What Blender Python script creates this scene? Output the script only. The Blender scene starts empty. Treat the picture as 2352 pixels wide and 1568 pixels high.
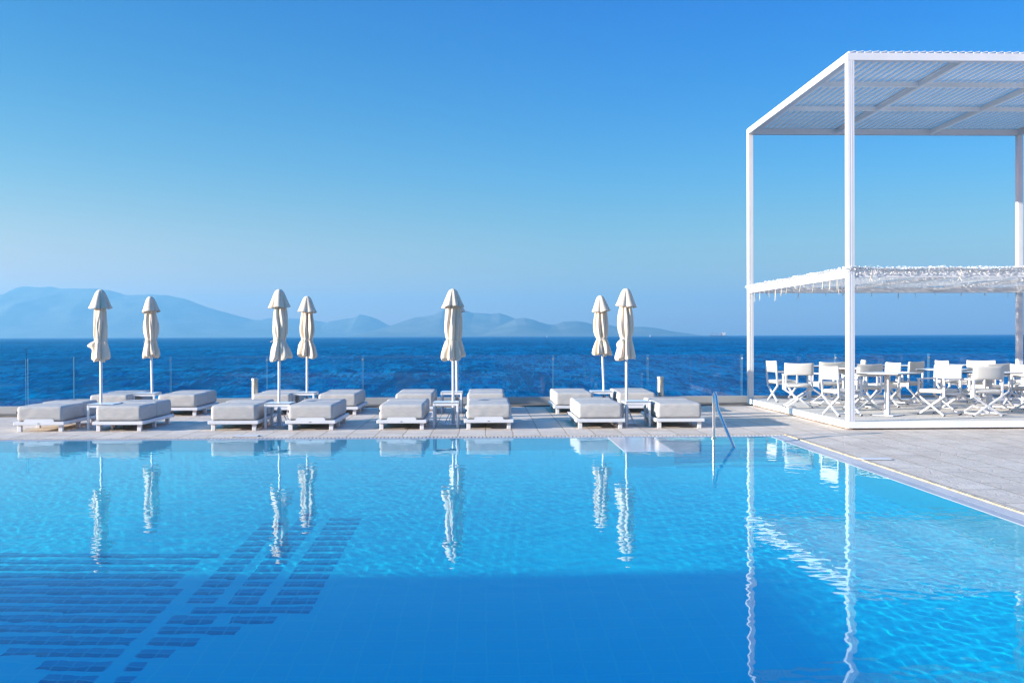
import bpy, bmesh, math, random
import numpy as np
from mathutils import Vector, Matrix, Euler

R = math.radians
sc = bpy.context.scene
COL = sc.collection
random.seed(7)

# ------------------------------------------------------------------ camera
F, CX, CY = 2400.0, 1176.0, 784.0          # focal length and centre in a 2352 px wide frame
YAW, PITCH, ROLL = R(1.456), R(0.31), R(0.195)
CAMZ = 1.55
fwd = Vector((math.sin(YAW)*math.cos(PITCH), math.cos(YAW)*math.cos(PITCH), -math.sin(PITCH)))
r0 = Vector((math.cos(YAW), -math.sin(YAW), 0))
u0 = r0.cross(fwd)
cr = r0*math.cos(ROLL) - u0*math.sin(ROLL)
cu = u0*math.cos(ROLL) + r0*math.sin(ROLL)
cam = bpy.data.cameras.new('camera')
camo = bpy.data.objects.new('camera', cam)
COL.objects.link(camo)
M = Matrix((cr, cu, -fwd)).transposed().to_4x4()
M.translation = Vector((0, 0, CAMZ))
camo.matrix_world = M
cam.sensor_width = 36; cam.sensor_fit = 'HORIZONTAL'
cam.lens = 36*F/2352
cam.clip_start = 0.1; cam.clip_end = 60000
sc.camera = camo

def ray(px, py):
    return (fwd*F + cr*(px-CX) - cu*(py-CY)).normalized()
def at(px, py, z=0.0):
    d = ray(px, py); t = (z-CAMZ)/d.z
    return Vector((d.x*t, d.y*t, z))
def atY(px, py, Y):
    d = ray(px, py); t = Y/d.y
    return Vector((d.x*t, Y, CAMZ+d.z*t))
def xat(px, py, Y): return atY(px, py, Y).x
WZ = -0.009                      # water level
FLOOR = -1.5
def underwater(px, py, z=FLOOR):
    p = at(px, py, WZ); d = ray(px, py)
    h = Vector((d.x, d.y, 0)); si = h.length/1.333
    co = math.sqrt(1-si*si); hd = h.normalized()
    return p + hd*((WZ-z)*si/co) + Vector((0, 0, z-WZ))

# ------------------------------------------------------------------ helpers
def tag(o, label=None, cat=None, group=None, kind=None):
    if label: o['label'] = label
    if cat: o['category'] = cat
    if group: o['group'] = group
    if kind: o['kind'] = kind
    return o
def empty(name, loc, rz=0):
    o = bpy.data.objects.new(name, None); COL.objects.link(o)
    o.empty_display_size = 0.1
    o.location = loc; o.rotation_euler = (0, 0, rz)
    return o
def children(o): return [c for c in COL.objects if c.parent == o]
def copy_tree(o, parent=None):
    c = o.copy(); COL.objects.link(c)
    if parent is not None: c.parent = parent
    for ch in CH.get(o.name, []): 
        n = copy_tree(bpy.data.objects[ch], c); CH.setdefault(c.name, []).append(n.name)
    return c
CH = {}
class MB:
    def __init__(s): s.v = []; s.f = []; s.sm = []
    def add(s, vs, fs, smooth=False):
        n = len(s.v); s.v += [tuple(v) for v in vs]
        for f in fs: s.f.append(tuple(i+n for i in f)); s.sm.append(smooth)
    def box(s, x0, x1, y0, y1, z0, z1):
        v = [(x, y, z) for z in (z0, z1) for y in (y0, y1) for x in (x0, x1)]
        s.add(v, [(0,2,3,1),(4,5,7,6),(0,1,5,4),(2,6,7,3),(0,4,6,2),(1,3,7,5)])
    def bbox(s, x0, x1, y0, y1, z0, z1, b=0.004):
        """box with chamfered edges"""
        bm = bmesh.new()
        bmesh.ops.create_cube(bm, size=1)
        for v in bm.verts:
            v.co = Vector((x0+(v.co.x+.5)*(x1-x0), y0+(v.co.y+.5)*(y1-y0), z0+(v.co.z+.5)*(z1-z0)))
        bmesh.ops.bevel(bm, geom=bm.edges[:], offset=b, segments=1, affect='EDGES')
        s.bm(bm)
    def bm(s, bm, mat=None, smooth=False):
        bm.verts.index_update()
        vs = [(mat @ v.co if mat else v.co) for v in bm.verts]
        s.add(vs, [[v.index for v in f.verts] for f in bm.faces], smooth)
        bm.free()
    def bar(s, a, b, w, h, up=(0, 0, 1)):
        a = Vector(a); b = Vector(b); d = (b-a).normalized(); up = Vector(up)
        if abs(d.dot(up)) > .99: up = Vector((0, 1, 0))
        x = d.cross(up).normalized(); y = x.cross(d).normalized()
        vs = [p + x*(w/2*i) + y*(h/2*j) for p in (a, b) for i, j in ((-1,-1),(1,-1),(1,1),(-1,1))]
        s.add(vs, [(3,2,1,0),(4,5,6,7),(0,1,5,4),(1,2,6,5),(2,3,7,6),(3,0,4,7)])
    def tube(s, pts, r, n=12, cap=True):
        pts = [Vector(p) for p in pts]; rs = r if isinstance(r, (list, tuple)) else [r]*len(pts)
        rings = []
        ref = Vector((1, 0, 0))
        for i, p in enumerate(pts):
            d = (pts[min(i+1, len(pts)-1)] - pts[max(i-1, 0)]).normalized()
            if abs(d.dot(ref)) > .95: ref = Vector((0, 1, 0))
            x = (ref - d*ref.dot(d)).normalized(); y = d.cross(x)
            rings.append([p + (x*math.cos(2*math.pi*k/n) + y*math.sin(2*math.pi*k/n))*rs[i] for k in range(n)])
        vs = [v for rg in rings for v in rg]; fs = []
        for i in range(len(rings)-1):
            for k in range(n):
                k2 = (k+1) % n
                fs.append((i*n+k, i*n+k2, (i+1)*n+k2, (i+1)*n+k))
        s.add(vs, fs, True)
        if cap:
            s.add(rings[0], [tuple(reversed(range(n)))]); s.add(rings[-1], [tuple(range(n))])
    def mesh(s, name):
        me = bpy.data.meshes.new(name)
        me.from_pydata(s.v, [], s.f)
        me.polygons.foreach_set('use_smooth', s.sm)
        me.update()
        return me
    def build(s, name, mat, parent=None):
        me = s.mesh(name); me.materials.append(mat)
        o = bpy.data.objects.new(name, me); COL.objects.link(o)
        if parent is not None:
            o.parent = parent; CH.setdefault(parent.name, []).append(o.name)
        return o
def rounded_box(x0, x1, y0, y1, z0, z1, r, n=(14, 14, 7), puff=0.0, seed=0, wr=0.0014):
    """soft cushion: gridded box, rounded edges, slightly puffed faces, faint wrinkles"""
    rnd = random.Random(seed)
    ph = [rnd.uniform(0, 6.28) for _ in range(12)]
    hx, hy, hz = (x1-x0)/2, (y1-y0)/2, (z1-z0)/2
    c = Vector(((x0+x1)/2, (y0+y1)/2, (z0+z1)/2))
    idx = {}; vs = []; fs = []
    nx, ny, nz = n
    def vid(i, j, k):
        key = (i, j, k)
        if key not in idx:
            def w(t): return math.copysign(abs(t)**0.75, t)
            p = Vector((w(2*i/nx-1)*hx, w(2*j/ny-1)*hy, w(2*k/nz-1)*hz))
            q = Vector((max(-hx+r, min(hx-r, p.x)), max(-hy+r, min(hy-r, p.y)), max(-hz+r, min(hz-r, p.z))))
            d = p-q
            if d.length > 1e-9: p = q + d.normalized()*r*min(1.0, max(abs(d.x), abs(d.y), abs(d.z))/r)
            fx, fy, fz = p.x/hx, p.y/hy, p.z/hz
            nv = Vector((fx if abs(fx) > .9 else 0, fy if abs(fy) > .9 else 0, fz if abs(fz) > .9 else 0))
            if nv.length: 
                nv.normalize()
                a = (1-min(1, abs(fx))**2 if abs(fx) < .9 else 1)*(1-min(1, abs(fy))**2 if abs(fy) < .9 else 1)*(1-min(1, abs(fz))**2 if abs(fz) < .9 else 1)
                wv = sum(math.sin(p.x*(9+7*m)+ph[m])*math.sin(p.y*(8+6*m)+ph[m+4])*math.cos(p.z*(14+5*m)+ph[m+8]) for m in range(4))
                p = p + nv*(puff*a + wr*wv)
            idx[key] = len(vs); vs.append(p+c)
        return idx[key]
    for i in range(nx):
        for j in range(ny):
            fs.append((vid(i,j,0), vid(i,j+1,0), vid(i+1,j+1,0), vid(i+1,j,0)))
            fs.append((vid(i,j,nz), vid(i+1,j,nz), vid(i+1,j+1,nz), vid(i,j+1,nz)))
    for i in range(nx):
        for k in range(nz):
            fs.append((vid(i,0,k), vid(i+1,0,k), vid(i+1,0,k+1), vid(i,0,k+1)))
            fs.append((vid(i,ny,k), vid(i,ny,k+1), vid(i+1,ny,k+1), vid(i+1,ny,k)))
    for j in range(ny):
        for k in range(nz):
            fs.append((vid(0,j,k), vid(0,j,k+1), vid(0,j+1,k+1), vid(0,j+1,k)))
            fs.append((vid(nx,j,k), vid(nx,j+1,k), vid(nx,j+1,k+1), vid(nx,j,k+1)))
    return vs, fs

# ------------------------------------------------------------------ materials
def mat(name):
    m = bpy.data.materials.new(name); m.use_nodes = True
    nt = m.node_tree; nt.nodes.clear()
    out = nt.nodes.new('ShaderNodeOutputMaterial')
    return m, nt, out
def N(nt, t, **kw):
    n = nt.nodes.new(t)
    for k, v in kw.items():
        if k in n.inputs: n.inputs[k].default_value = v
        else: setattr(n, k, v)
    return n
def pbr(name, col, rough=.5, metal=0, var=.06, vscale=3.0, bump=0, bscale=80, spec=.5, detail=4, trans=0, sheen=0, stretch=(1,1,1)):
    m, nt, out = mat(name); L = nt.links.new
    b = N(nt, 'ShaderNodeBsdfPrincipled', Roughness=rough, Metallic=metal)
    b.inputs['Specular IOR Level'].default_value = spec
    tc = N(nt, 'ShaderNodeTexCoord')
    mp = N(nt, 'ShaderNodeMapping'); mp.inputs['Scale'].default_value = stretch
    L(tc.outputs['Object'], mp.inputs['Vector'])
    no = N(nt, 'ShaderNodeTexNoise', Scale=vscale, Detail=detail)
    L(mp.outputs['Vector'], no.inputs['Vector'])
    mr = N(nt, 'ShaderNodeMapRange'); mr.inputs['To Min'].default_value = 1-var; mr.inputs['To Max'].default_value = 1+var
    mr.inputs['From Min'].default_value = .3; mr.inputs['From Max'].default_value = .7
    L(no.outputs['Fac'], mr.inputs['Value'])
    mx = N(nt, 'ShaderNodeVectorMath', operation='SCALE'); mx.inputs[0].default_value = col
    L(mr.outputs['Result'], mx.inputs['Scale'])
    L(mx.outputs['Vector'], b.inputs['Base Color'])
    if bump:
        nb = N(nt, 'ShaderNodeTexNoise', Scale=bscale, Detail=3); L(mp.outputs['Vector'], nb.inputs['Vector'])
        bp = N(nt, 'ShaderNodeBump', Strength=bump, Distance=.01); L(nb.outputs['Fac'], bp.inputs['Height'])
        L(bp.outputs['Normal'], b.inputs['Normal'])
    if trans:
        tr = N(nt, 'ShaderNodeBsdfTranslucent'); L(mx.outputs['Vector'], tr.inputs['Color'])
        ms = N(nt, 'ShaderNodeMixShader', Fac=trans)
        L(b.outputs[0], ms.inputs[1]); L(tr.outputs[0], ms.inputs[2]); L(ms.outputs[0], out.inputs['Surface'])
    else: L(b.outputs[0], out.inputs['Surface'])
    return m

white = pbr('white_painted_aluminium', (.64,.64,.66), .38, var=.04, vscale=2.5, bump=.05, bscale=30)
white_dirty = pbr('weathered_white_paint', (.80,.80,.80), .5, var=.12, vscale=1.3, bump=.08, bscale=25, stretch=(1,.3,1))
dark_edge = pbr('dark_laminate', (.03,.03,.045), .45)
laminate = pbr('white_laminate', (.78,.80,.82), .22, var=.03)
black = pbr('black_rubber', (.02,.02,.025), .6)
tagm = pbr('dark_fabric_tag', (.05,.07,.13), .8)
steel = pbr('brushed_steel', (.62,.63,.65), .2, metal=1, var=.05, bump=.03, bscale=60)
steel_warm = pbr('brushed_bollard_metal', (.42,.41,.38), .4, metal=.7, var=.1, bump=.05)
lens = pbr('lamp_diffuser', (.55,.52,.42), .35)
rail_metal = pbr('anodised_rail', (.40,.40,.40), .45, metal=.35, var=.06, vscale=1.2)
concrete = pbr('rough_concrete', (.13,.115,.10), .9, var=.3, vscale=4, bump=.5, bscale=25)  # base colour darkened to stand in for shade on the kerb face
canvas = pbr('cream_canvas', (.74,.63,.50), .85, var=.05, vscale=3, bump=.25, bscale=260, spec=.2, trans=.12)
cushion = pbr('grey_outdoor_fabric', (.45,.43,.41), .9, var=.06, vscale=14, bump=.35, bscale=300, spec=.15, stretch=(1,1,2.5))
chair_fabric = pbr('white_mesh_fabric', (.62,.60,.57), .8, var=.03, vscale=5, bump=.2, bscale=300, spec=.2, trans=.15)
strap = pbr('tie_cord', (.55,.50,.42), .9)
gratem = pbr('grate_plastic', (.50,.50,.52), .4, var=.06, vscale=2)
gutter = pbr('gutter_concrete', (.10,.09,.08), .9, var=.2)
jointm = pbr('sandy_joint', (.50,.38,.24), .95, var=.35, vscale=9, bump=.6, bscale=60)
render_white = pbr('white_render', (.70,.69,.67), .9, var=.06, vscale=.6, bump=.2, bscale=20)
sailm = pbr('sailcloth', (.8,.8,.78), .8)
hullm = pbr('blue_hull_paint', (.05,.11,.22), .6, var=.15, vscale=.05)
redm = pbr('rust_red_paint', (.30,.09,.07), .7)

def deck_material(name, scale=(1,1)):
    """stamped concrete: slabs with sandy joints, cleft surface"""
    m, nt, out = mat(name); L = nt.links.new
    tc = N(nt, 'ShaderNodeTexCoord')
    wob = N(nt, 'ShaderNodeTexNoise', Scale=1.6, Detail=4)
    L(tc.outputs['Object'], wob.inputs['Vector'])
    ws = N(nt, 'ShaderNodeVectorMath', operation='SCALE', Scale=.045); 
    sb = N(nt, 'ShaderNodeVectorMath', operation='SUBTRACT'); sb.inputs[1].default_value = (.5,.5,.5)
    L(wob.outputs['Color'], sb.inputs[0]); L(sb.outputs[0], ws.inputs[0])
    ad = N(nt, 'ShaderNodeVectorMath', operation='ADD'); L(tc.outputs['Object'], ad.inputs[0]); L(ws.outputs[0], ad.inputs[1])
    br = N(nt, 'ShaderNodeTexBrick', offset=.5, squash=1.0)
    br.inputs['Scale'].default_value = 1.0
    br.inputs['Brick Width'].default_value = .86*scale[0]; br.inputs['Row Height'].default_value = .43*scale[1]
    br.inputs['Mortar Size'].default_value = .010; br.inputs['Mortar Smooth'].default_value = .3
    br.inputs['Color1'].default_value = (.56,.46,.375,1); br.inputs['Color2'].default_value = (.63,.53,.44,1)
    br.inputs['Mortar'].default_value = (.34,.27,.20,1)
    # slabs run away from the pool edge: swap the axes so the long side follows Y
    sp = N(nt, 'ShaderNodeSeparateXYZ'); cb = N(nt, 'ShaderNodeCombineXYZ')
    L(ad.outputs[0], sp.inputs[0]); L(sp.outputs['Y'], cb.inputs['X']); L(sp.outputs['X'], cb.inputs['Y'])
    L(cb.outputs[0], br.inputs['Vector'])
    n1 = N(nt, 'ShaderNodeTexNoise', Scale=2.3, Detail=8, Roughness=.65); L(tc.outputs['Object'], n1.inputs['Vector'])
    n2 = N(nt, 'ShaderNodeTexNoise', Scale=14, Detail=6, Roughness=.6); L(tc.outputs['Object'], n2.inputs['Vector'])
    mr = N(nt, 'ShaderNodeMapRange'); mr.inputs['From Min'].default_value=.3; mr.inputs['From Max'].default_value=.7
    mr.inputs['To Min'].default_value=.84; mr.inputs['To Max'].default_value=1.14
    L(n1.outputs['Fac'], mr.inputs['Value'])
    vm = N(nt, 'ShaderNodeVectorMath', operation='SCALE'); L(br.outputs['Color'], vm.inputs[0]); L(mr.outputs[0], vm.inputs['Scale'])
    b = N(nt, 'ShaderNodeBsdfPrincipled', Roughness=.75); b.inputs['Specular IOR Level'].default_value=.3
    L(vm.outputs[0], b.inputs['Base Color'])
    # clefts: ridged voronoi edges + noise + joints
    vo = N(nt, 'ShaderNodeTexVoronoi', feature='DISTANCE_TO_EDGE', Scale=3.1)
    w2 = N(nt, 'ShaderNodeVectorMath', operation='SCALE', Scale=.35); L(sb.outputs[0], w2.inputs[0])
    a2 = N(nt, 'ShaderNodeVectorMath', operation='ADD'); L(tc.outputs['Object'], a2.inputs[0]); L(w2.outputs[0], a2.inputs[1])
    L(a2.outputs[0], vo.inputs['Vector'])
    vr = N(nt, 'ShaderNodeMapRange'); vr.inputs['From Max'].default_value=.03; L(vo.outputs['Distance'], vr.inputs['Value'])
    h1 = N(nt, 'ShaderNodeMath', operation='MULTIPLY_ADD'); h1.inputs[1].default_value=.25; L(vr.outputs[0], h1.inputs[0])
    s2 = N(nt, 'ShaderNodeMath', operation='MULTIPLY'); s2.inputs[1].default_value=.8; L(n2.outputs['Fac'], s2.inputs[0]); L(s2.outputs[0], h1.inputs[2])
    s3 = N(nt, 'ShaderNodeMath', operation='MULTIPLY_ADD'); s3.inputs[1].default_value=-1.6; L(br.outputs['Fac'], s3.inputs[0]); L(h1.outputs[0], s3.inputs[2])
    s4 = N(nt, 'ShaderNodeMath', operation='MULTIPLY_ADD'); s4.inputs[1].default_value=.7; L(n1.outputs['Fac'], s4.inputs[0]); L(s3.outputs[0], s4.inputs[2])
    bp = N(nt, 'ShaderNodeBump', Strength=.55, Distance=.012); L(s4.outputs[0], bp.inputs['Height']); L(bp.outputs[0], b.inputs['Normal'])
    L(b.outputs[0], out.inputs['Surface'])
    return m
deckm = deck_material('stamped_concrete')

def tile_material(name, col1, col2, grout, size=.10, wobble=0.0):
    m, nt, out = mat(name); L = nt.links.new
    tc = N(nt, 'ShaderNodeTexCoord'); 
    sp = N(nt, 'ShaderNodeSeparateXYZ'); L(tc.outputs['Object'], sp.inputs[0])
    # floor/treads use XY, walls use XZ / YZ: add Z into both so joints follow every face
    a = N(nt, 'ShaderNodeMath', operation='ADD'); L(sp.outputs['Y'], a.inputs[0]); L(sp.outputs['Z'], a.inputs[1])
    cb = N(nt, 'ShaderNodeCombineXYZ'); L(sp.outputs['X'], cb.inputs['X']); L(a.outputs[0], cb.inputs['Y'])
    br = N(nt, 'ShaderNodeTexBrick', offset=0.0); br.inputs['Scale'].default_value=1
    br.inputs['Brick Width'].default_value=size*2; br.inputs['Row Height'].default_value=size*2
    br.inputs['Mortar Size'].default_value=.008; br.inputs['Mortar Smooth'].default_value=.4
    br.inputs['Color1'].default_value=(*col1,1); br.inputs['Color2'].default_value=(*col2,1); br.inputs['Mortar'].default_value=(*grout,1)
    L(cb.outputs[0], br.inputs['Vector'])
    b = N(nt, 'ShaderNodeBsdfPrincipled', Roughness=.5); b.inputs['Specular IOR Level'].default_value=.1
    L(br.outputs['Color'], b.inputs['Base Color']); L(b.outputs[0], out.inputs['Surface'])
    return m
floor_tile = tile_material('pool_blue_tile', (.01,.79,.99), (.013,.81,.99), (.03,.84,.99))
mosaic_tile = tile_material('dark_blue_mosaic', (.012,.40,.68), (.015,.43,.71), (.04,.55,.78), size=.055)
mosaic_dark = tile_material('darker_blue_mosaic', (.008,.26,.50), (.010,.29,.53), (.03,.46,.70), size=.055)
step_tile = tile_material('pale_step_tile', (.50,.76,.88), (.54,.79,.90), (.4,.66,.80))

# ------------------------------------------------------------------ light
SUN_EL = R(13.5)
AZ = R(14)
tosun = Vector((-math.cos(SUN_EL)*math.cos(AZ), -math.cos(SUN_EL)*math.sin(AZ), math.sin(SUN_EL)))
sl = bpy.data.lights.new('sun', 'SUN'); sl.energy = 4.1; sl.angle = R(.53); sl.color = (1.0, .92, .81)
so = bpy.data.objects.new('sun', sl); COL.objects.link(so)
so.rotation_euler = tosun.to_track_quat('Z', 'Y').to_euler()
try: sl.cycles.is_caustics_light = True
except Exception as e: print('caustics light', e)

w = bpy.data.worlds.new('World'); sc.world = w; w.use_nodes = True
nt = w.node_tree; nt.nodes.clear(); L = nt.links.new
wo = nt.nodes.new('ShaderNodeOutputWorld'); bg = nt.nodes.new('ShaderNodeBackground')
sky = nt.nodes.new('ShaderNodeTexSky'); sky.sky_type = 'NISHITA'; sky.sun_disc = False
sky.sun_elevation = SUN_EL
sky.sun_rotation = math.atan2(tosun.x, tosun.y)
sky.air_density = 1.0; sky.dust_density = .6; sky.ozone_density = 2.5; sky.altitude = 0
hs = nt.nodes.new('ShaderNodeHueSaturation'); hs.inputs['Saturation'].default_value = 1.45
# clear polarised summer sky: deepens upward, paler low and sunward; overhead boosted as added fill
tint = nt.nodes.new('ShaderNodeVectorMath'); tint.operation = 'MULTIPLY'
tc = nt.nodes.new('ShaderNodeTexCoord'); sx = nt.nodes.new('ShaderNodeSeparateXYZ'); L(tc.outputs['Generated'], sx.inputs[0])
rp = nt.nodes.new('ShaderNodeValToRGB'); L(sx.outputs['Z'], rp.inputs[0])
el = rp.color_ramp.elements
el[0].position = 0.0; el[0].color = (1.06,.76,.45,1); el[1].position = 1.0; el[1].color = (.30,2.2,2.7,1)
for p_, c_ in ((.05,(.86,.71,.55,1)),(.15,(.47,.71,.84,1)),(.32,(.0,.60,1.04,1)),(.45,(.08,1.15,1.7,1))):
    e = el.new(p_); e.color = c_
lf = nt.nodes.new('ShaderNodeMapRange'); lf.inputs['From Min'].default_value = .1; lf.inputs['From Max'].default_value = -.6
L(sx.outputs['X'], lf.inputs['Value'])
lm = nt.nodes.new('ShaderNodeMix'); lm.data_type = 'RGBA'; lm.inputs[6].default_value = (1,1,1,1); lm.inputs[7].default_value = (2.1,1.16,.84,1)
L(lf.outputs[0], lm.inputs[0])
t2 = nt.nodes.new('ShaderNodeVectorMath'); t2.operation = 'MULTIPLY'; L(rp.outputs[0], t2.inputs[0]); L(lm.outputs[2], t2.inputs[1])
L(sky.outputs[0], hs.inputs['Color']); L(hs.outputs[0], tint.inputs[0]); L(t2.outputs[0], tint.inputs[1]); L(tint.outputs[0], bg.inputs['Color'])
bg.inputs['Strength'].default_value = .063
L(bg.outputs[0], wo.inputs['Surface'])
sc.view_settings.view_transform = 'Standard'; sc.view_settings.look = 'None'
sc.view_settings.gamma = 1; sc.view_settings.exposure = 1.8

# ------------------------------------------------------------------ setting: sea
SEAZ = -5.0
def sea_material():
    m, nt, out = mat('sea_water'); L = nt.links.new
    tc = N(nt, 'ShaderNodeTexCoord')
    hts = []
    def wave(scale, sx, sy, detail, amp, dist=0, rot=7):
        mp = N(nt, 'ShaderNodeMapping'); mp.inputs['Scale'].default_value=(sx,sy,1); mp.inputs['Rotation'].default_value=(0,0,R(rot))
        L(tc.outputs['Object'], mp.inputs['Vector'])
        n = N(nt, 'ShaderNodeTexNoise', Scale=scale, Detail=detail, Roughness=.6, Distortion=dist); L(mp.outputs[0], n.inputs['Vector'])
        a = N(nt, 'ShaderNodeMath', operation='MULTIPLY'); a.inputs[1].default_value=amp; L(n.outputs['Fac'], a.inputs[0])
        return a, n
    a, _ = wave(.9, .55, 1, 5, .55, .3)
    b_, _ = wave(.16, .5, 1, 4, 1.8, .4)
    s = N(nt, 'ShaderNodeMath', operation='ADD'); L(a.outputs[0], s.inputs[0]); L(b_.outputs[0], s.inputs[1])
    c_, _ = wave(.03, .4, 1, 4, 5.0, .3)
    s1 = N(nt, 'ShaderNodeMath', operation='ADD'); L(s.outputs[0], s1.inputs[0]); L(c_.outputs[0], s1.inputs[1])
    bp = N(nt, 'ShaderNodeBump', Strength=1.0, Distance=1.0); L(s1.outputs[0], bp.inputs['Height'])
    _, big = wave(.0035, .35, 1, 5, 1, .6)
    cr_ = N(nt, 'ShaderNodeValToRGB'); L(big.outputs['Fac'], cr_.inputs[0])
    cr_.color_ramp.elements[0].position=.36; cr_.color_ramp.elements[0].color=(.000,.050,.120,1)
    cr_.color_ramp.elements[1].position=.66; cr_.color_ramp.elements[1].color=(.000,.14,.24,1)
    cs_ = N(nt, 'ShaderNodeVectorMath', operation='SCALE')
    acc = None
    for (fx, fy, rot_, dt) in ((3.4, .36, 4, 3), (1.3, .14, -7, 3), (.50, .05, 6, 2), (.10, .010, -4, 3)):
        _, ns_ = wave(1.0, fx, fy, dt, 1, .2, rot_)
        if acc is None: acc = ns_.outputs['Fac']
        else:
            q = N(nt, 'ShaderNodeMath', operation='ADD'); L(acc, q.inputs[0]); L(ns_.outputs['Fac'], q.inputs[1]); acc = q.outputs[0]
    sm_ = N(nt, 'ShaderNodeMath', operation='MULTIPLY'); sm_.inputs[1].default_value=.25; L(acc, sm_.inputs[0])
    mr = N(nt, 'ShaderNodeMapRange'); mr.inputs['From Min'].default_value=.45; mr.inputs['From Max'].default_value=.56; mr.inputs['To Min'].default_value=.28; mr.inputs['To Max'].default_value=1.8  # light and dark of small wave faces put into the diffuse colour
    L(sm_.outputs[0], mr.inputs['Value']); L(cr_.outputs[0], cs_.inputs[0]); L(mr.outputs[0], cs_.inputs['Scale'])
    df = N(nt, 'ShaderNodeBsdfDiffuse'); L(cs_.outputs[0], df.inputs['Color'])
    gl = N(nt, 'ShaderNodeBsdfGlossy', Roughness=.22); gl.inputs['Color'].default_value=(.05,.55,.85,1)
    L(bp.outputs[0], gl.inputs['Normal']); L(bp.outputs[0], df.inputs['Normal'])
    fr = N(nt, 'ShaderNodeFresnel', IOR=1.333); L(bp.outputs[0], fr.inputs['Normal'])
    fm = N(nt, 'ShaderNodeMath', operation='MULTIPLY'); fm.inputs[1].default_value=.36; L(fr.outputs[0], fm.inputs[0])
    ms = N(nt, 'ShaderNodeMixShader'); L(fm.outputs[0], ms.inputs[0]); L(df.outputs[0], ms.inputs[1]); L(gl.outputs[0], ms.inputs[2])
    L(ms.outputs[0], out.inputs['Surface'])
    return m
def sea_mesh():
    """polar sheet round the terrace, real chop out to about a kilometre, flat to the horizon"""
    fov = np.radians(np.arange(-29, 31, .06))
    rest = np.radians(np.arange(33, 331, 3.0))
    th = np.concatenate([fov, rest])                      # measured clockwise from +Y
    rad = [30.0]
    while rad[-1] < 21400: rad.append(rad[-1] + max(1.25, rad[-1]*.0075))
    rad = np.array(rad); dr = np.gradient(rad)
    T, Rr = np.meshgrid(th, rad, indexing='ij'); DR = np.broadcast_to(dr, T.shape)
    X = Rr*np.sin(T); Y = Rr*np.cos(T); Z = np.zeros_like(X)
    rs = np.random.RandomState(5)
    inv = (np.abs(np.where(T > math.pi, T-2*math.pi, T)) < R(30)).astype(float)
    for n, l0, l1, sl in ((46, 2.6, 6.5, .120), (26, 6.5, 16.0, .060), (10, 16, 40, .020)):
        for _ in range(n):
            lam = math.exp(rs.uniform(math.log(l0), math.log(l1))); a = R(62)+rs.normal()*.75; k = 2*math.pi/lam
            ph = k*(X*math.cos(a)+Y*math.sin(a)) + rs.uniform(0, 6.28)
            wgt = np.clip(lam/(2.6*DR)-.55, 0, 1)*inv
            c = np.sin(ph); Z += wgt*(sl/k)/math.sqrt(n/2)*(c + .25*c*c)
    # gusts: patches of stronger and weaker chop
    g = np.zeros_like(X)
    for _ in range(9):
        lam = rs.uniform(60, 260); a = rs.uniform(0, 3.14); g += np.sin(2*math.pi/lam*(X*math.cos(a)+Y*math.sin(a))+rs.uniform(0, 6.28))
    Z *= 1+.13*g
    nt_, nr = X.shape
    co = np.stack([X, Y, Z+SEAZ], -1).reshape(-1, 3).astype('f')
    idx = np.arange(nt_*nr).reshape(nt_, nr); nxt = np.roll(idx, -1, axis=0)
    q = np.stack([idx[:, :-1], idx[:, 1:], nxt[:, 1:], nxt[:, :-1]], -1).reshape(-1, 4).astype('i')
    me = bpy.data.meshes.new('sea'); me.vertices.add(len(co)); me.vertices.foreach_set('co', co.ravel())
    me.loops.add(q.size); me.loops.foreach_set('vertex_index', q.ravel()); me.polygons.add(len(q))
    me.polygons.foreach_set('loop_start', np.arange(len(q), dtype='i')*4); me.polygons.foreach_set('use_smooth', np.ones(len(q), bool))
    me.update(calc_edges=True); me.materials.append(sea_material())
    o = bpy.data.objects.new('sea', me); COL.objects.link(o)
    return o
tag(sea_mesh(), 'open deep blue sea rippled by wind', 'sea', kind='structure')

# mountains ---------------------------------------------------------------
def mount_material(name, c1, c2):
    m, nt, out = mat(name); L = nt.links.new
    tc = N(nt, 'ShaderNodeTexCoord')
    n = N(nt, 'ShaderNodeTexNoise', Scale=.0022, Detail=8, Roughness=.65); L(tc.outputs['Object'], n.inputs['Vector'])
    c = N(nt, 'ShaderNodeValToRGB'); L(n.outputs['Fac'], c.inputs[0])
    c.color_ramp.elements[0].position=.42; c.color_ramp.elements[0].color=(*c1,1)
    c.color_ramp.elements[1].position=.72; c.color_ramp.elements[1].color=(*c2,1)
    b = N(nt, 'ShaderNodeBsdfPrincipled', Roughness=.95); b.inputs['Specular IOR Level'].default_value=.1
    L(c.outputs[0], b.inputs['Base Color']); L(b.outputs[0], out.inputs['Surface'])
    return m
mtn = mount_material('scrub_mountain', (.08,.095,.07), (.20,.19,.16))
from mathutils import noise as mn
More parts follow.
